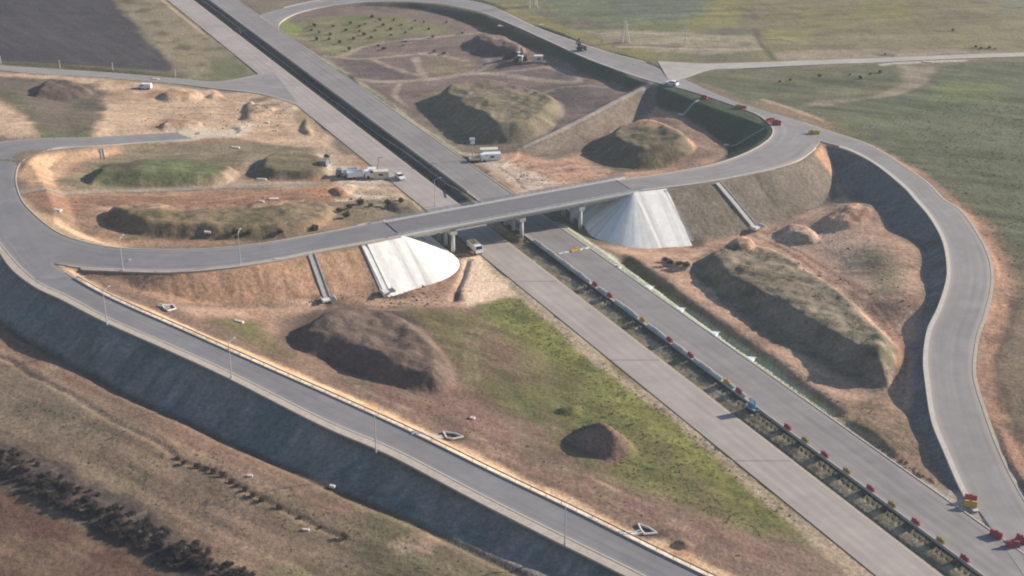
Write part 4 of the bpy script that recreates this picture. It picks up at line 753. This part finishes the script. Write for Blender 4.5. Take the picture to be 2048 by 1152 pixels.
mid = [Vector((p.x, p.y, hat(p.x, p.y))) for p in hw_path(1.322, -120, 392, 0, 0, 60)]; rail(mid, 'long steel guardrail running down the dark median ditch beyond the bridge', step=6, h=1.15)
rail(hw_path(HWM2, -120, 385, 1.0, .7), 'steel guardrail on the right edge of the dark median beyond the bridge', step=6, m='grey')
# ------------------------------------------------------------------ barriers
def barrier_mesh(l, h, w_): return MB().prof([(-w_ / 2, 0), (w_ / 2, 0), (w_ / 2, h * .25), (w_ * .22, h * .45), (w_ * .18, h), (-w_ * .18, h), (-w_ * .22, h * .45), (-w_ / 2, h * .25)], -l / 2, l / 2)
proto = {}
def barrier(p, rz, colr, label, group, s_=1.0):
    if colr not in proto:
        r = empty('plastic_barrier', (0, 0, 0)); barrier_mesh(2.0, 1.0, .75).build('body', M[colr], r); MB().cyl((0, 0, 1.0), (0, 0, 1.1), .14, .14, 8).build('filler_cap', M['dark'], r); proto[colr] = r
    else:
        s0 = proto[colr]; r = s0.copy(); link(r)
        for ch in list(s0.children): c = ch.copy(); link(c, r)
    r.location = p; r.rotation_euler = (0, 0, rz); r.scale = (s_, s_, s_); tag(r, label, 'barrier', group); return r
ORD = ['first', 'second', 'third', 'fourth', 'fifth', 'sixth', 'seventh', 'eighth', 'ninth', 'tenth', 'eleventh', 'twelfth']
rz = VR - math.pi / 2
def on_b(py, off=.2, c=HWM2): return W(hw(c, py), py, 1.0) + OUT * off
RG = 'red plastic barriers along the median'; YG = 'yellow plastic barriers along the median'
for i, y in enumerate((858, 913, 981, 1048, 1121)): barrier(on_b(y), rz, 'red', 'red plastic barrier on the median edge, %s below the pale blue trailer' % ORD[i], RG, 1.05)
for i, y in enumerate((884, 946, 1013, 1085)): barrier(on_b(y), rz, 'olive', 'faded yellow plastic barrier on the median edge, %s below the pale blue trailer' % ORD[i], YG, 1.0)
for i, y in enumerate((786, 714, 683, 594, 572)): barrier(on_b(y), rz, 'red', 'red plastic barrier in the row of white blocks, %s above the pale blue trailer' % ORD[i], RG, 1.1)
for i, y in enumerate((768, 643)): barrier(on_b(y), rz, 'yellow', ('bright yellow barrier in the row of white blocks just above the trailer', 'bright yellow barrier midway along the row of white blocks')[i], YG, 1.1)
used = [786, 714, 683, 594, 572, 768, 643, 815]; base = None; y = 485.0; i = 0
ys = []
while y < 800:
    if all(abs(y - q) > 6 for q in used): ys.append(y)
    y += 5.0 + (y - 480) * .013
for i, y in enumerate(ys):
    if base is None: base = barrier_mesh(2.4, .7, .5).build('concrete_block', M['white_conc']); o = base
    else: o = base.copy(); link(o)
    q = on_b(y, .25 + .15 * math.sin(i * 1.7)); o.location = q; o.rotation_euler = (0, 0, rz + .04 * math.sin(i * 2.3)); tag(o, 'white concrete barrier block in the long row between the bridge and the trailer', 'barrier', 'white concrete blocks along the median')
# across the carriageway by the bridge
for i, (px, py, c, lab) in enumerate([(1123, 507, 'offw', 'white barrier block at the left end of the line across the road by the bridge'), (1134, 505, 'offw', 'white barrier block next to the yellow one across the road by the bridge'),
                      (1149, 502, 'yellow', 'yellow plastic barrier in the middle of the line across the road by the bridge'), (1164, 499, 'offw', 'white barrier block just right of the yellow one across the road by the bridge'), (1174, 497, 'offw', 'white barrier block at the right end of the line across the road by the bridge')]):
    p = W(px, py, 1.0)
    if c == 'yellow': barrier(p, VR, 'yellow', lab, 'barriers across the road', 1.1)
    else: o = base.copy(); link(o); o.location = p; o.rotation_euler = (0, 0, VR + .05 * i); o.scale = (.8, .72, .6); tag(o, lab, 'barrier', 'barriers across the road')
for px, py, z, rr, c, lab, s_ in [(1941, 1000, 1.5, 1.2, 'red', 'red barrier at the tip of the dusty gore where the ramp meets the highway', 1.25), (1941, 1012, 1.4, 1.3, 'yellow', 'yellow barrier at the tip of the dusty gore below a red one', 1.25),
        (1992, 1073, 1.05, .8, 'red', 'leftmost of the three red barriers at the lower right corner', 1.3), (2025, 1093, 1.05, 1.5, 'red', 'lowest of the three red barriers at the lower right corner', 1.3), (2043, 1083, 1.05, .5, 'red', 'red barrier at the very right edge of the lower right corner', 1.3),
        (1540, 245, 9.33, 1.9, 'red', 'upper left one of the paired red barriers inside the loop bend', 1.6), (1553, 249, 9.33, 1.2, 'red', 'lower right one of the paired red barriers inside the loop bend', 1.6),
        (1408, 197, 9.2, .9, 'red', 'lone red barrier on the inner kerb above the dark loop slope', 1.3), (1477, 216, 9.25, 1.3, 'olive', 'faded yellow barrier on the inner kerb of the loop', 1.2),
        (1624, 267, 9.33, 1.6, 'yellow', 'left of two barriers at the gore tip between loop and right ramp', 1.2), (1632, 268, 9.33, 1.5, 'yellow', 'right of two barriers at the gore tip between loop and right ramp', 1.2),
        (1487, 217, 9.25, 1.6, 'red', 'small red barrier beside a faded yellow one on the loop', 1.0)]:
    barrier(W(px, py, z), rr, c, lab, 'barriers at the ramps', s_)
# ------------------------------------------------------------------ lamp posts
lp = None
def lamp(px, py, z, label, rz_, h=9.0):
    global lp
    p = W(px, py, z) if z is not None else G(px, py)
    if lp is None:
        r = empty('street_lamp', (0, 0, 0)); MB().cyl((0, 0, -.3), (0, 0, 9), .14, .08, 8).cyl((0, 0, -.3), (0, 0, .5), .24, .2, 8).build('pole', M['lamp'], r)
        MB().cyl((0, 0, 8.9), (1.6, 0, 9.5), .06, .05, 6).build('arm', M['lamp'], r); MB().box((2.0, 0, 9.52), (.9, .32, .16)).build('lamp_head', M['lamp'], r); lp = r
    else:
        r = lp.copy(); link(r)
        for ch in list(lp.children): c = ch.copy(); link(c, r)
    r.location = p; r.rotation_euler = (0, 0, rz_); tag(r, label, 'street lamp', 'street lamps along the ramps')
for a in [(214, 648, 8.2, 'street lamp on the outer shoulder of the long ramp, nearest the gore', 1.0), (463, 755, 6.3, 'street lamp on the outer shoulder of the long ramp, second from the gore', 1.0), (752, 902, 4.0, 'street lamp on the outer shoulder of the long ramp, third from the gore', 1.0),
          (1130, 1088, 1.6, 'street lamp on the outer shoulder of the long ramp, fourth from the gore', 1.0), (246, 541, 9.0, 'street lamp on the lower edge of the curved ramp left of the bridge', 1.3), (481, 528, 9.0, 'street lamp between the orange slope and the ramp left of the bridge', 1.4),
          (870, 414, None, 'street lamp behind the bridge on the shoulder of the left carriageway', 0.4)]: lamp(*a)
# ------------------------------------------------------------------ vehicles
def wheels(root, xs, y, r=.45, w_=.3):
    for x in xs:
        for s_ in (-1, 1):
            wh = MB().cyl((x, s_ * y - w_ / 2, r), (x, s_ * y + w_ / 2, r), r, r, 12).build('wheel', M['dark'], root)
def car(name, p, rz_, label, body='white', s_=1.0):
    r = empty(name, p, rz_, label, 'car'); r.scale = (s_,) * 3
    MB().prof([(-2.2, .35), (-2.25, .85), (-1.9, 1.0), (1.0, 1.0), (2.1, .82), (2.2, .4)], -.88, .88).build('body', M[body], r)
    MB().prof([(-1.75, 1.0), (-1.35, 1.42), (.15, 1.42), (.95, 1.0)], -.76, .76).build('window', M['glass'], r)
    MB().prof([(-1.38, 1.43), (-1.3, 1.5), (.1, 1.5), (.2, 1.43)], -.72, .72).build('roof', M[body], r)
    wheels(r, (-1.35, 1.35), .82, .34, .22)
    for s in (-1, 1): MB().box((2.17, s * .6, .68), (.1, .34, .16)).build('headlight', M['offwhite'], r)
def van(p, rz_, label, body='white'):
    r = empty('van', p, rz_, label, 'van')
    MB().prof([(-2.7, .4), (-2.7, 2.2), (1.2, 2.25), (2.0, 1.4), (2.7, 1.15), (2.75, .4)], -.98, .98).build('body', M[body], r)
    MB().prof([(1.22, 2.12), (1.95, 1.42), (2.02, 1.48), (1.28, 2.2)], -.85, .85).build('windscreen', M['glass'], r)
    for s in (-1, 1): MB().box((1.0, s * .99, 1.65), (1.1, .04, .5)).build('window', M['glass'], r)
    wheels(r, (-1.7, 1.8), .9, .38, .25)
def truck(p, rz_, label, cab='white', bed='offwhite', L_=6.0, hb=1.6, tank=False):
    r = empty('truck', p, rz_, label, 'truck')
    MB().box((0, 0, .75), (L_ + 2.4, .9, .3)).build('chassis', M['machine'], r)
    x0 = L_ / 2 + .3; c = MB().prof([(x0 - .1, .6), (x0 - .1, 2.6), (x0 + 1.2, 2.65), (x0 + 1.8, 1.7), (x0 + 1.9, .6)], -1.15, 1.15).build('cab', M[cab], r)
    MB().prof([(x0 + 1.22, 2.52), (x0 + 1.76, 1.72), (x0 + 1.83, 1.76), (x0 + 1.29, 2.56)], -1.0, 1.0).build('windscreen', M['glass'], c)
    if tank: MB().cyl((-L_ / 2, 0, 1.9), (L_ / 2 - .1, 0, 1.9), 1.05, 1.05, 16).build('tank', M[bed], r, True)
    else:
        m_ = MB().box((-.2, 0, 1.0), (L_ - .2, 2.3, .15))
        for s in (-1, 1): m_.box((-.2, s * 1.15, 1.0 + hb / 2), (L_ - .2, .1, hb))
        for x in (-L_ / 2 - .1, L_ / 2 - .35): m_.box((x, 0, 1.0 + hb / 2), (.1, 2.3, hb))
        m_.build('load_bed', M[bed], r)
    wheels(r, (-L_ / 2 + .8, -L_ / 2 + 2.0, L_ / 2 + 1.2), 1.0, .5, .35)
def excavator(p, rz_, label, m='machine', tracks=True, reach=1.0):
    r = empty('excavator', p, rz_, label, 'excavator')
    for s in (-1, 1): MB().prof([(-1.9, .1), (-2.1, .5), (-1.8, .9), (1.8, .9), (2.1, .5), (1.9, .1)], s * 1.15 - .28, s * 1.15 + .28).build('track', M['dark'], r)
    MB().box((-.5, 0, 1.5), (3.2, 2.4, 1.0), ty=.92).build('body', M[m], r); c = MB().box((.7, .75, 2.2), (1.3, .95, 1.5), tx=.8).build('cab', M[m], r)
    MB().box((1.2, .75, 2.3), (.4, .8, .9)).build('window', M['glass'], c)
    a = MB().cyl((.8, -.2, 1.6), (3.4 * reach, -.2, 4.4), .28, .22, 6).cyl((3.4 * reach, -.2, 4.4), (5.6 * reach, -.2, 2.4), .22, .16, 6).build('arm', M[m], r)
    MB().prof([(5.2 * reach, 1.2), (5.3 * reach, 2.3), (6.0 * reach, 2.4), (6.3 * reach, 1.4)], -.7, .3).build('bucket', M['grey'], a)
def container(p, rz_, label, m='white', L_=6.0, h=2.5, w_=2.4):
    r = empty('site_container', p, rz_, label, 'container'); MB().box((0, 0, h / 2 + .15), (L_, w_, h)).build('body', M[m], r)
    MB().box((L_ / 2 + .02, 0, h / 2 + .1), (.06, .9, 2.0)).build('door', M['grey'], r); MB().box((0, -w_ / 2 - .02, h * .65), (1.4, .06, .7)).build('window', M['glass'], r)
    MB().box((0, 0, h + .2), (L_ + .15, w_ + .15, .12)).build('roof', M[m], r)
van(G(290, 178), 3.05, 'white van parked on the sand beside the dusty road at upper left')
car('car', W(800, 357, .02), VR + math.pi, 'white car on the left carriageway shoulder above the bridge', 'white', 1.15)
car('car', W(1343, 170, 9.06), 2.5, 'white car on the loop road above the dark slope', 'white', 1.2)
truck(W(947, 500, .02), VR + math.pi, 'white truck coming out of the shadow under the bridge', 'white', 'offwhite', 4.2)
truck(G(712, 358), .25, 'white truck parked on the tan yard beside the left carriageway', 'white', 'white', 5.5)
truck(G(700, 352), 3.3, 'pale truck with a long bed standing behind another in the tan yard', 'grey', 'white', 5.0)
container(G(762, 357), .1, 'cream site container right of the white trucks in the tan yard', 'offwhite', 5.0)
container(G(744, 350), .1, 'small white site container between trucks and cream container', 'white', 2.6, 2.2)
container(G(984, 320), .12, 'long white site container at the roadside above the bridge', 'white', 5.8, 2.2)
container(G(978, 312), .12, 'white site container set behind a longer one above the bridge', 'offwhite', 6.0)
truck(G(950, 324), .2, 'white flatbed truck beside the light mast above the bridge', 'white', 'offwhite', 3.6, .5)
container(G(1077, 124), .1, 'small cream site hut near the dark soil heap', 'offwhite', 3.6)
truck(G(1022, 118), .4, 'white tipper truck in front of the dark soil heap', 'white', 'machine', 5.5)
truck(G(1036, 127), 1.2, 'white truck beside the dark excavator at the soil heap', 'white', 'machine', 3.5)
excavator(G(1046, 120), 1.8, 'dark excavator working beside the trucks at the dark soil heap')
excavator(W(1163, 100, 7.6), 2.0, 'dark excavator parked on the outer shoulder of the loop', reach=.8)
van(G(651, 330), 1.4, 'grey green van parked on rubble beside the brown mound', 'grey')
MB_ = None
t = G(1505, 822); tr = empty('warning_trailer', t, VR + .1, 'pale blue warning trailer standing in the median among the barriers', 'trailer'); tr.scale = (.85, .85, .8)
MB().box((0, 0, 1.0), (3.6, 2.2, .5)).build('chassis', M['blue'], tr); bd = MB().box((.2, 0, 2.5), (2.6, .3, 2.4), tx=.9).build('board', M['blue'], tr)
MB().box((.2, .18, 2.9), (1.6, .06, 1.2)).build('panel', M['white'], bd); MB().cyl((-1.8, 0, .9), (-3.4, 0, .7), .08, .08, 6).build('drawbar', M['steel'], tr)
for sg in (-1, 1): MB().cyl((.2, sg * 1.2 - .12, .45), (.2, sg * 1.2 + .12, .45), .45, .45, 12).build('wheel', M['dark'], tr); MB().cyl((1.5, sg * .8, 1.25), (1.5, sg * .8, 1.9), .28, .28, 10).build('lamp', M['white'], tr)
mm = empty('light_mast', G(945, 320), 0, 'tall grey light mast with a white head at the roadside above the bridge', 'light mast')
MB().cyl((0, 0, 0), (0, 0, 7.2), .22, .14, 8).build('pole', M['steel'], mm); MB().box((0, 0, 7.4), (1.8, .5, .9)).box((.1, 0, 6.1), (1.4, .4, .7)).build('lamp_head', M['white'], mm); MB().box((0, 0, .4), (1.8, 1.4, .8)).build('base', M['offwhite'], mm)
sp = empty('signal_pole', G(754, 345), 0, 'thin leaning brown pole beside the tan yard', 'pole'); MB().cyl((0, 0, 0), (.8, 0, 5.2), .12, .08, 6).build('pole', M['rust'], sp); MB().box((1.2, 0, 5.2), (1.8, .12, .14)).build('crossarm', M['rust'], sp)
# lattice pylons beyond the loop
def pylon(p, h, label, wood=False):
    r = empty('power_pylon', p, .3, label, 'pylon'); m_ = MB(); b = h * .17
    if wood: m_.cyl((0, 0, 0), (0, 0, h), .22, .15, 8).build('pole', M['concrete'], r)
    else:
        for i in (-1, 1):
            for j in (-1, 1): m_.cyl((i * b, j * b, 0), (i * .25, j * .25, h), .16, .1, 5)
        for k in range(6):
            z0 = h * k / 6; z1 = h * (k + 1) / 6; a0 = b + (.25 - b) * k / 6; a1 = b + (.25 - b) * (k + 1) / 6
            for (x0, y0, x1, y1) in ((-1, -1, 1, -1), (1, -1, 1, 1), (1, 1, -1, 1), (-1, 1, -1, -1)): m_.cyl((x0 * a0, y0 * a0, z0), (x1 * a1, y1 * a1, z1), .07, .07, 4); m_.cyl((x1 * a0, y1 * a0, z0), (x0 * a1, y0 * a1, z1), .07, .07, 4)
        m_.build('lattice', M['offwhite'], r)
    c = MB()
    for z, w_ in ((h * .84, 3.2), (h * .98, 2.2)): c.box((0, 0, z), (w_ * 1.0, .18, .18))
    c.build('crossarm', M['offwhite'], r)
pylon(G(1250, 84), 9, 'pale lattice pylon standing in the sandy field beyond the loop'); pylon(G(1065, 14), 12, 'pale lattice pylon behind the top edge of the loop road'); pylon(G(1370, 92), 8, 'thin pale utility pole beside the farm track beyond the loop', True)
for i, (x, y) in enumerate(((120, 137), (226, 142), (351, 153), (2, 128))):
    o = empty('marker_post', G(x, y), 0, 'pale marker post on the dark field edge, %s from the left' % ORD[(i + 1) % 4], 'post', 'marker posts along the dark field'); MB().cyl((0, 0, 0), (0, 0, 3.2), .16, .12, 6).build('pole', M['offwhite'], o); MB().box((0, 0, 3.0), (.5, .1, .5)).build('plate', M['offwhite'], o)
# ------------------------------------------------------------------ loose concrete pieces
for x, y, l, w_, lab in [(311, 159, 4, 1.6, 'pale slab lying across the dusty road at upper left'), (115, 421, 3.4, 1.8, 'pale slab on the sandy bank inside the left loop'), (547, 399, 4.2, 2, 'pink pale slab on the reddish strip inside the left loop'), (523, 404, 2.4, 1, 'thin pale slab left of a larger one on the reddish strip'),
                  (415, 466, 2.6, 1.6, 'pale block in front of the irregular green mound'), (471, 296, 4, 1.4, 'white slab on the verge above the green mounds'), (535, 246, 2, 1.2, 'small white block near the rough sandy heap'), (552, 262, 1.8, 1.2, 'small white block right of the rough sandy heap'),
                  (478, 644, 3.6, 1.2, 'thin pale slab on the green patch below the orange slope'), (523, 360, 4.6, 1.2, 'white slab at the foot of the right hand green mound'), (945, 838, 1.6, 1.2, 'white block on the track beside the long ramp'), (665, 975, 1.8, 1, 'white block at the foot of the shaded embankment'),
                  (1854, 125, 5, 1.6, 'pale slab lying by the road through the right hand field'), (1082, 51, 3, 1.2, 'white slab beyond the top of the loop road'), (1003, 53, 4.5, 1.8, 'grey slab on the inner kerb of the loop road'), (1363, 230, 4, 1.2, 'pale slab at the foot of the dark loop slope'),
                  (1453, 291, 2.5, 1.6, 'pale block at the lower end of the thin drain pipe'), (1240, 533, 2.5, 1.2, 'pale slab by the kerb next to the ditch'), (500, 953, 1.6, 1.0, 'small pale block in the lower left field'), (612, 1063, 2.0, .8, 'flat pale stone in the field by the bottom edge'), (260, 522, 1.2, .8, 'small pale block on the ramp shoulder by the gore'),
                  (796, 402, 1.8, 1.2, 'small pale block on the scrubby mound by the left carriageway'), (555, 520, 2.8, 1.0, 'thin pale slab on the verge of the ramp above the orange slope')]:
    p = G(x, y); m_ = MB().box((0, 0, .15), (l * .75, w_ * .8, .5), tx=.9, ty=.85); o = m_.build('concrete_slab', M['rubble']); o.location = p; o.rotation_euler = (.03, .04, random.uniform(-.4, .4)); tag(o, lab, 'slab')
# boulders and clods scattered on the bare soil: nobody could count them
def scatter(name, areas, n, smin, smax, m, seed, flat=.6):
    rr = random.Random(seed); v = []; f = []
    for poly_ in areas:
        P2 = [tuple(G(*q))[:2] for q in poly_]; xs = [p[0] for p in P2]; ys = [p[1] for p in P2]; cnt = 0
        while cnt < n:
            x = rr.uniform(min(xs), max(xs)); y = rr.uniform(min(ys), max(ys))
            if not inpoly(P2, np.array([x]), np.array([y]))[0]: cnt += .2; continue
            cnt += 1; s_ = rr.uniform(smin, smax) * (1 if rr.random() < .85 else 1.7); z = hat(x, y); k = len(v); a = rr.random() * 6.3
            for i in range(5): t_ = a + i * 1.2566; q = s_ * rr.uniform(.7, 1.2); v.append((x + q * math.cos(t_), y + q * math.sin(t_), z - .1))
            for i in range(3): t_ = a + .6 + i * 2.1; q = s_ * rr.uniform(.35, .6); v.append((x + q * math.cos(t_), y + q * math.sin(t_), z + s_ * flat * rr.uniform(.7, 1.2)))
            f += [(k, k + 1, k + 5), (k + 1, k + 2, k + 6, k + 5), (k + 2, k + 3, k + 6), (k + 3, k + 4, k + 7, k + 6), (k + 4, k, k + 5, k + 7), (k + 5, k + 6, k + 7)]
    o = mesh_obj(name, v, f, M[m]); tag(o, kind='stuff'); return o
scatter('soil_clods', [[(300, 200), (600, 215), (640, 262), (440, 262), (250, 250)], [(600, 380), (700, 370), (840, 405), (700, 440)], [(1500, 470), (1700, 420), (1830, 600), (1790, 760)], [(560, 600), (880, 560), (900, 600), (880, 615)],
                       [(950, 310), (1100, 330), (1240, 345), (1050, 385)], [(700, 745), (900, 800), (1230, 990), (1500, 1120), (1100, 960)], [(70, 395), (600, 385), (650, 410), (200, 420)], [(1250, 530), (1640, 800), (1800, 850), (1560, 720)]], 200, .12, .36, 'cloddy', 5)
# ------------------------------------------------------------------ vegetation
def leafy(n, rx, rz_, seed, leaf=.28, core=.25):
    """many small tilted leaf sized faces through an uneven crown volume"""
    rr = random.Random(seed); lob = [(rr.uniform(-.5, .5) * rx, rr.uniform(-.5, .5) * rx, rr.uniform(.3, .8) * rz_, rr.uniform(.4, .7)) for _ in range(6)]; v = []; f = []
    for i in range(n):
        lx, ly, lz, lr = rr.choice(lob); d = Vector((rr.gauss(0, 1), rr.gauss(0, 1), rr.gauss(0, 1))).normalized() * (rr.random() ** .4)
        c = Vector((lx + d.x * rx * lr, ly + d.y * rx * lr, max(.05, lz + d.z * rz_ * lr * .7))); a = Vector((rr.gauss(0, 1), rr.gauss(0, 1), rr.gauss(0, .6))).normalized() * leaf * rr.uniform(.5, 1.4); b = a.cross(Vector((rr.gauss(0, 1), rr.gauss(0, 1), rr.gauss(0, 1)))).normalized() * leaf * rr.uniform(.3, .9)
        k = len(v); v += [tuple(c - a), tuple(c + b), tuple(c + a), tuple(c - b)]; f.append((k, k + 1, k + 2, k + 3))
    return v, f
def stems(n, rx, h, seed):
    rr = random.Random(seed); m_ = MB(); m_.cyl((0, 0, -.3), (0, 0, h * .4), .12, .08, 5)
    for i in range(n): a = rr.random() * 6.28; m_.cyl((0, 0, .1), (math.cos(a) * rx * rr.uniform(.3, .8), math.sin(a) * rx * rr.uniform(.3, .8), h * rr.uniform(.6, 1.0)), .06, .02, 4)
    return m_
def shrub_kind(m, n, rx, rz_, leaf, k=5, ns=7):
    out = []
    for i in range(k):
        r = empty('shrub', (0, 0, 0)); v, f = leafy(n, rx, rz_, 100 + i + int(rx * 10), leaf); mesh_obj('crown', v, f, M[m], r); stems(ns, rx, rz_ * 1.2, i).build('stem', M['bark'], r); out.append([r, False])
    return out
def plant(kinds, p, s_, label, group, cat='shrub', name=None):
    e = random.choice(kinds)
    if not e[1]: r = e[0]; e[1] = True
    else:
        r = e[0].copy(); link(r)
        for ch in list(e[0].children): c = ch.copy(); link(c, r)
    r.location = p; r.rotation_euler = (0, 0, random.random() * 6.28); r.scale = (s_, s_, s_ * random.uniform(.8, 1.15)); tag(r, label, cat, group)
bare = shrub_kind('shrub', 520, 1.7, 1.9, .2); green = shrub_kind('shrub_g', 260, 1.1, 1.2, .2, 4)
random.seed(21)
for i in range(280):
    x = -30 + 540 * ((i + random.random()) / 280); y = 924 + .52 * x + random.uniform(-36, 36)
    plant(bare, G(x, y), random.uniform(.28, .62), 'bare dark shrub in the dense hedge crossing the lower left corner', 'shrubs of the lower left hedge')
for x, y in [(357, 922), (368, 930), (395, 938), (412, 942), (428, 948), (445, 955), (463, 968), (474, 975), (490, 985), (505, 996), (525, 1005), (560, 1020), (600, 1040), (640, 1058), (690, 1078)]:
    plant(bare, G(x, y), random.uniform(.3, .6), 'small dark shrub in the row along the thin ditch at lower left', 'shrubs along the thin ditch')
for x, y in [(320, 120), (395, 115), (520, 120), (570, 130), (700, 130), (145, 140), (230, 140), (330, 150), (440, 145), (195, 155), (45, 155), (120, 175), (290, 178), (200, 183), (30, 200), (380, 203), (265, 218), (465, 190), (165, 225), (25, 227), (225, 200), (310, 265), (450, 265), (620, 215), (790, 195), (915, 178), (140, 290), (340, 285), (630, 300), (685, 310), (465, 240), (600, 170), (-60, 150), (-30, 190), (-80, 175), (270, 100), (500, 165), (380, 170), (80, 250), (-50, 230)]:
    plant(green, G(650 + x / 2.88, y / 2.88 + 1), random.uniform(.65, 1.15), 'low round dark bush among the planting on the green field inside the loop', 'bushes on the field inside the loop', 'bush')
for x, y, s_, lab in [(1778, 160, 1, 'dark shrubs near the dirt track'), ]: pass
for x, y in [(1560, 165), (1580, 162), (1640, 155), (1700, 150), (1720, 158), (1740, 150), (1760, 146), (1770, 110), (1905, 62), (1950, 96), (1962, 98), (1978, 97), (1990, 99)]:
    plant(green, G(x, y), random.uniform(.45, .95), 'dark low bush in the right hand field near the pale road', 'bushes in the right hand field', 'bush')
for x, y in [(1340, 528), (1358, 532), (1372, 536), (1330, 524)]: plant(bare, G(x, y), .8, 'dark shrub at the upper end of the long mound', 'shrubs by the long mound')
for x, y in [(700, 418), (720, 410), (742, 414), (680, 425), (690, 436), (655, 318), (775, 412), (800, 408), (560, 470), (500, 472), (470, 470), (630, 462)]: plant(green, G(x, y), random.uniform(.9, 1.5), 'scrubby bush on rough ground between the left loop and the carriageway', 'bushes by the left carriageway', 'bush')
def tufts(name, areas, seed, m, s0, s1, hgt):
    rr = random.Random(seed); v = []; f = []
    for poly_, n in areas:
        P2 = [tuple(G(*q))[:2] for q in poly_]; xs = [p[0] for p in P2]; ys = [p[1] for p in P2]; X = np.array([rr.uniform(min(xs), max(xs)) for _ in range(n * 3)]); Y = np.array([rr.uniform(min(ys), max(ys)) for _ in range(n * 3)])
        ok = inpoly(P2, X, Y) & (vnoise(X, Y, 7, 3) + vnoise(X, Y, 2.5, 8) * .6 > -.08)
        for x, y in list(zip(X[ok], Y[ok]))[:n]:
            s_ = rr.uniform(s0, s1); z = hat(x, y)
            for j in range(9):
                cx, cy = x + rr.gauss(0, s_ * .5), y + rr.gauss(0, s_ * .5); a = rr.random() * 6.28; lf = s_ * rr.uniform(.25, .55); h = hgt * s_ * rr.uniform(.4, 1.2); k = len(v)
                dx, dy = math.cos(a) * lf, math.sin(a) * lf; v += [(cx - dx, cy - dy, z - .05), (cx + dx, cy + dy, z - .05), (cx + dx * .5 + dy * .6, cy + dy * .5 - dx * .6, z + h), (cx - dx * .5 + dy * .6, cy - dy * .5 - dx * .6, z + h * .9)]; f.append((k, k + 1, k + 2, k + 3))
    o = mesh_obj(name, v, f, M[m]); tag(o, kind='stuff')
tufts('weeds', [([(960, 615), (1048, 600), (1130, 665), (1290, 785), (1460, 915), (1600, 1045), (1650, 1110), (1500, 1020), (1350, 930), (1200, 800), (1080, 700)], 1500), ([(1130, 780), (1280, 840), (1400, 960), (1540, 1080), (1300, 990), (1150, 870)], 420)], 4, 'weed', .2, .5, .22)
tufts('dry_grass', [(hwp(1.302, (500, 1290)) + hwp(1.318, (1290, 500)), 260), ([(1660, 830), (1760, 880), (1880, 975), (1820, 950)], 300)], 6, 'weed_dry', .2, .5, .5)
tufts('field_grass', [([(1660, 262), (1900, 190), (2048, 200), (2048, 620), (1960, 450), (1850, 345)], 1500), ([(0, 780), (400, 900), (1000, 1150), (500, 1150), (250, 960), (0, 860)], 900), ([(1400, 500), (1560, 510), (1770, 690), (1760, 750), (1600, 640)], 700)], 9, 'weed', .15, .4, .35)
# ------------------------------------------------------------------ haze
zmin = float(H.min()) - 1
hm = bpy.data.materials.new("haze_air"); hm.use_nodes = True; n = hm.node_tree.nodes; n.remove(n["Principled BSDF"])
pv = n.new("ShaderNodeVolumePrincipled"); pv.inputs["Color"].default_value = (.86, .90, .95, 1); pv.inputs["Density"].default_value = HAZE; pv.inputs["Anisotropy"].default_value = .2
hm.node_tree.links.new(pv.outputs[0], n["Material Output"].inputs["Volume"])
hz = MB().box((0, 0, (zmin + 175) / 2), (15600, 15600, 175 - zmin)).build('haze', hm); tag(hz, kind='stuff')
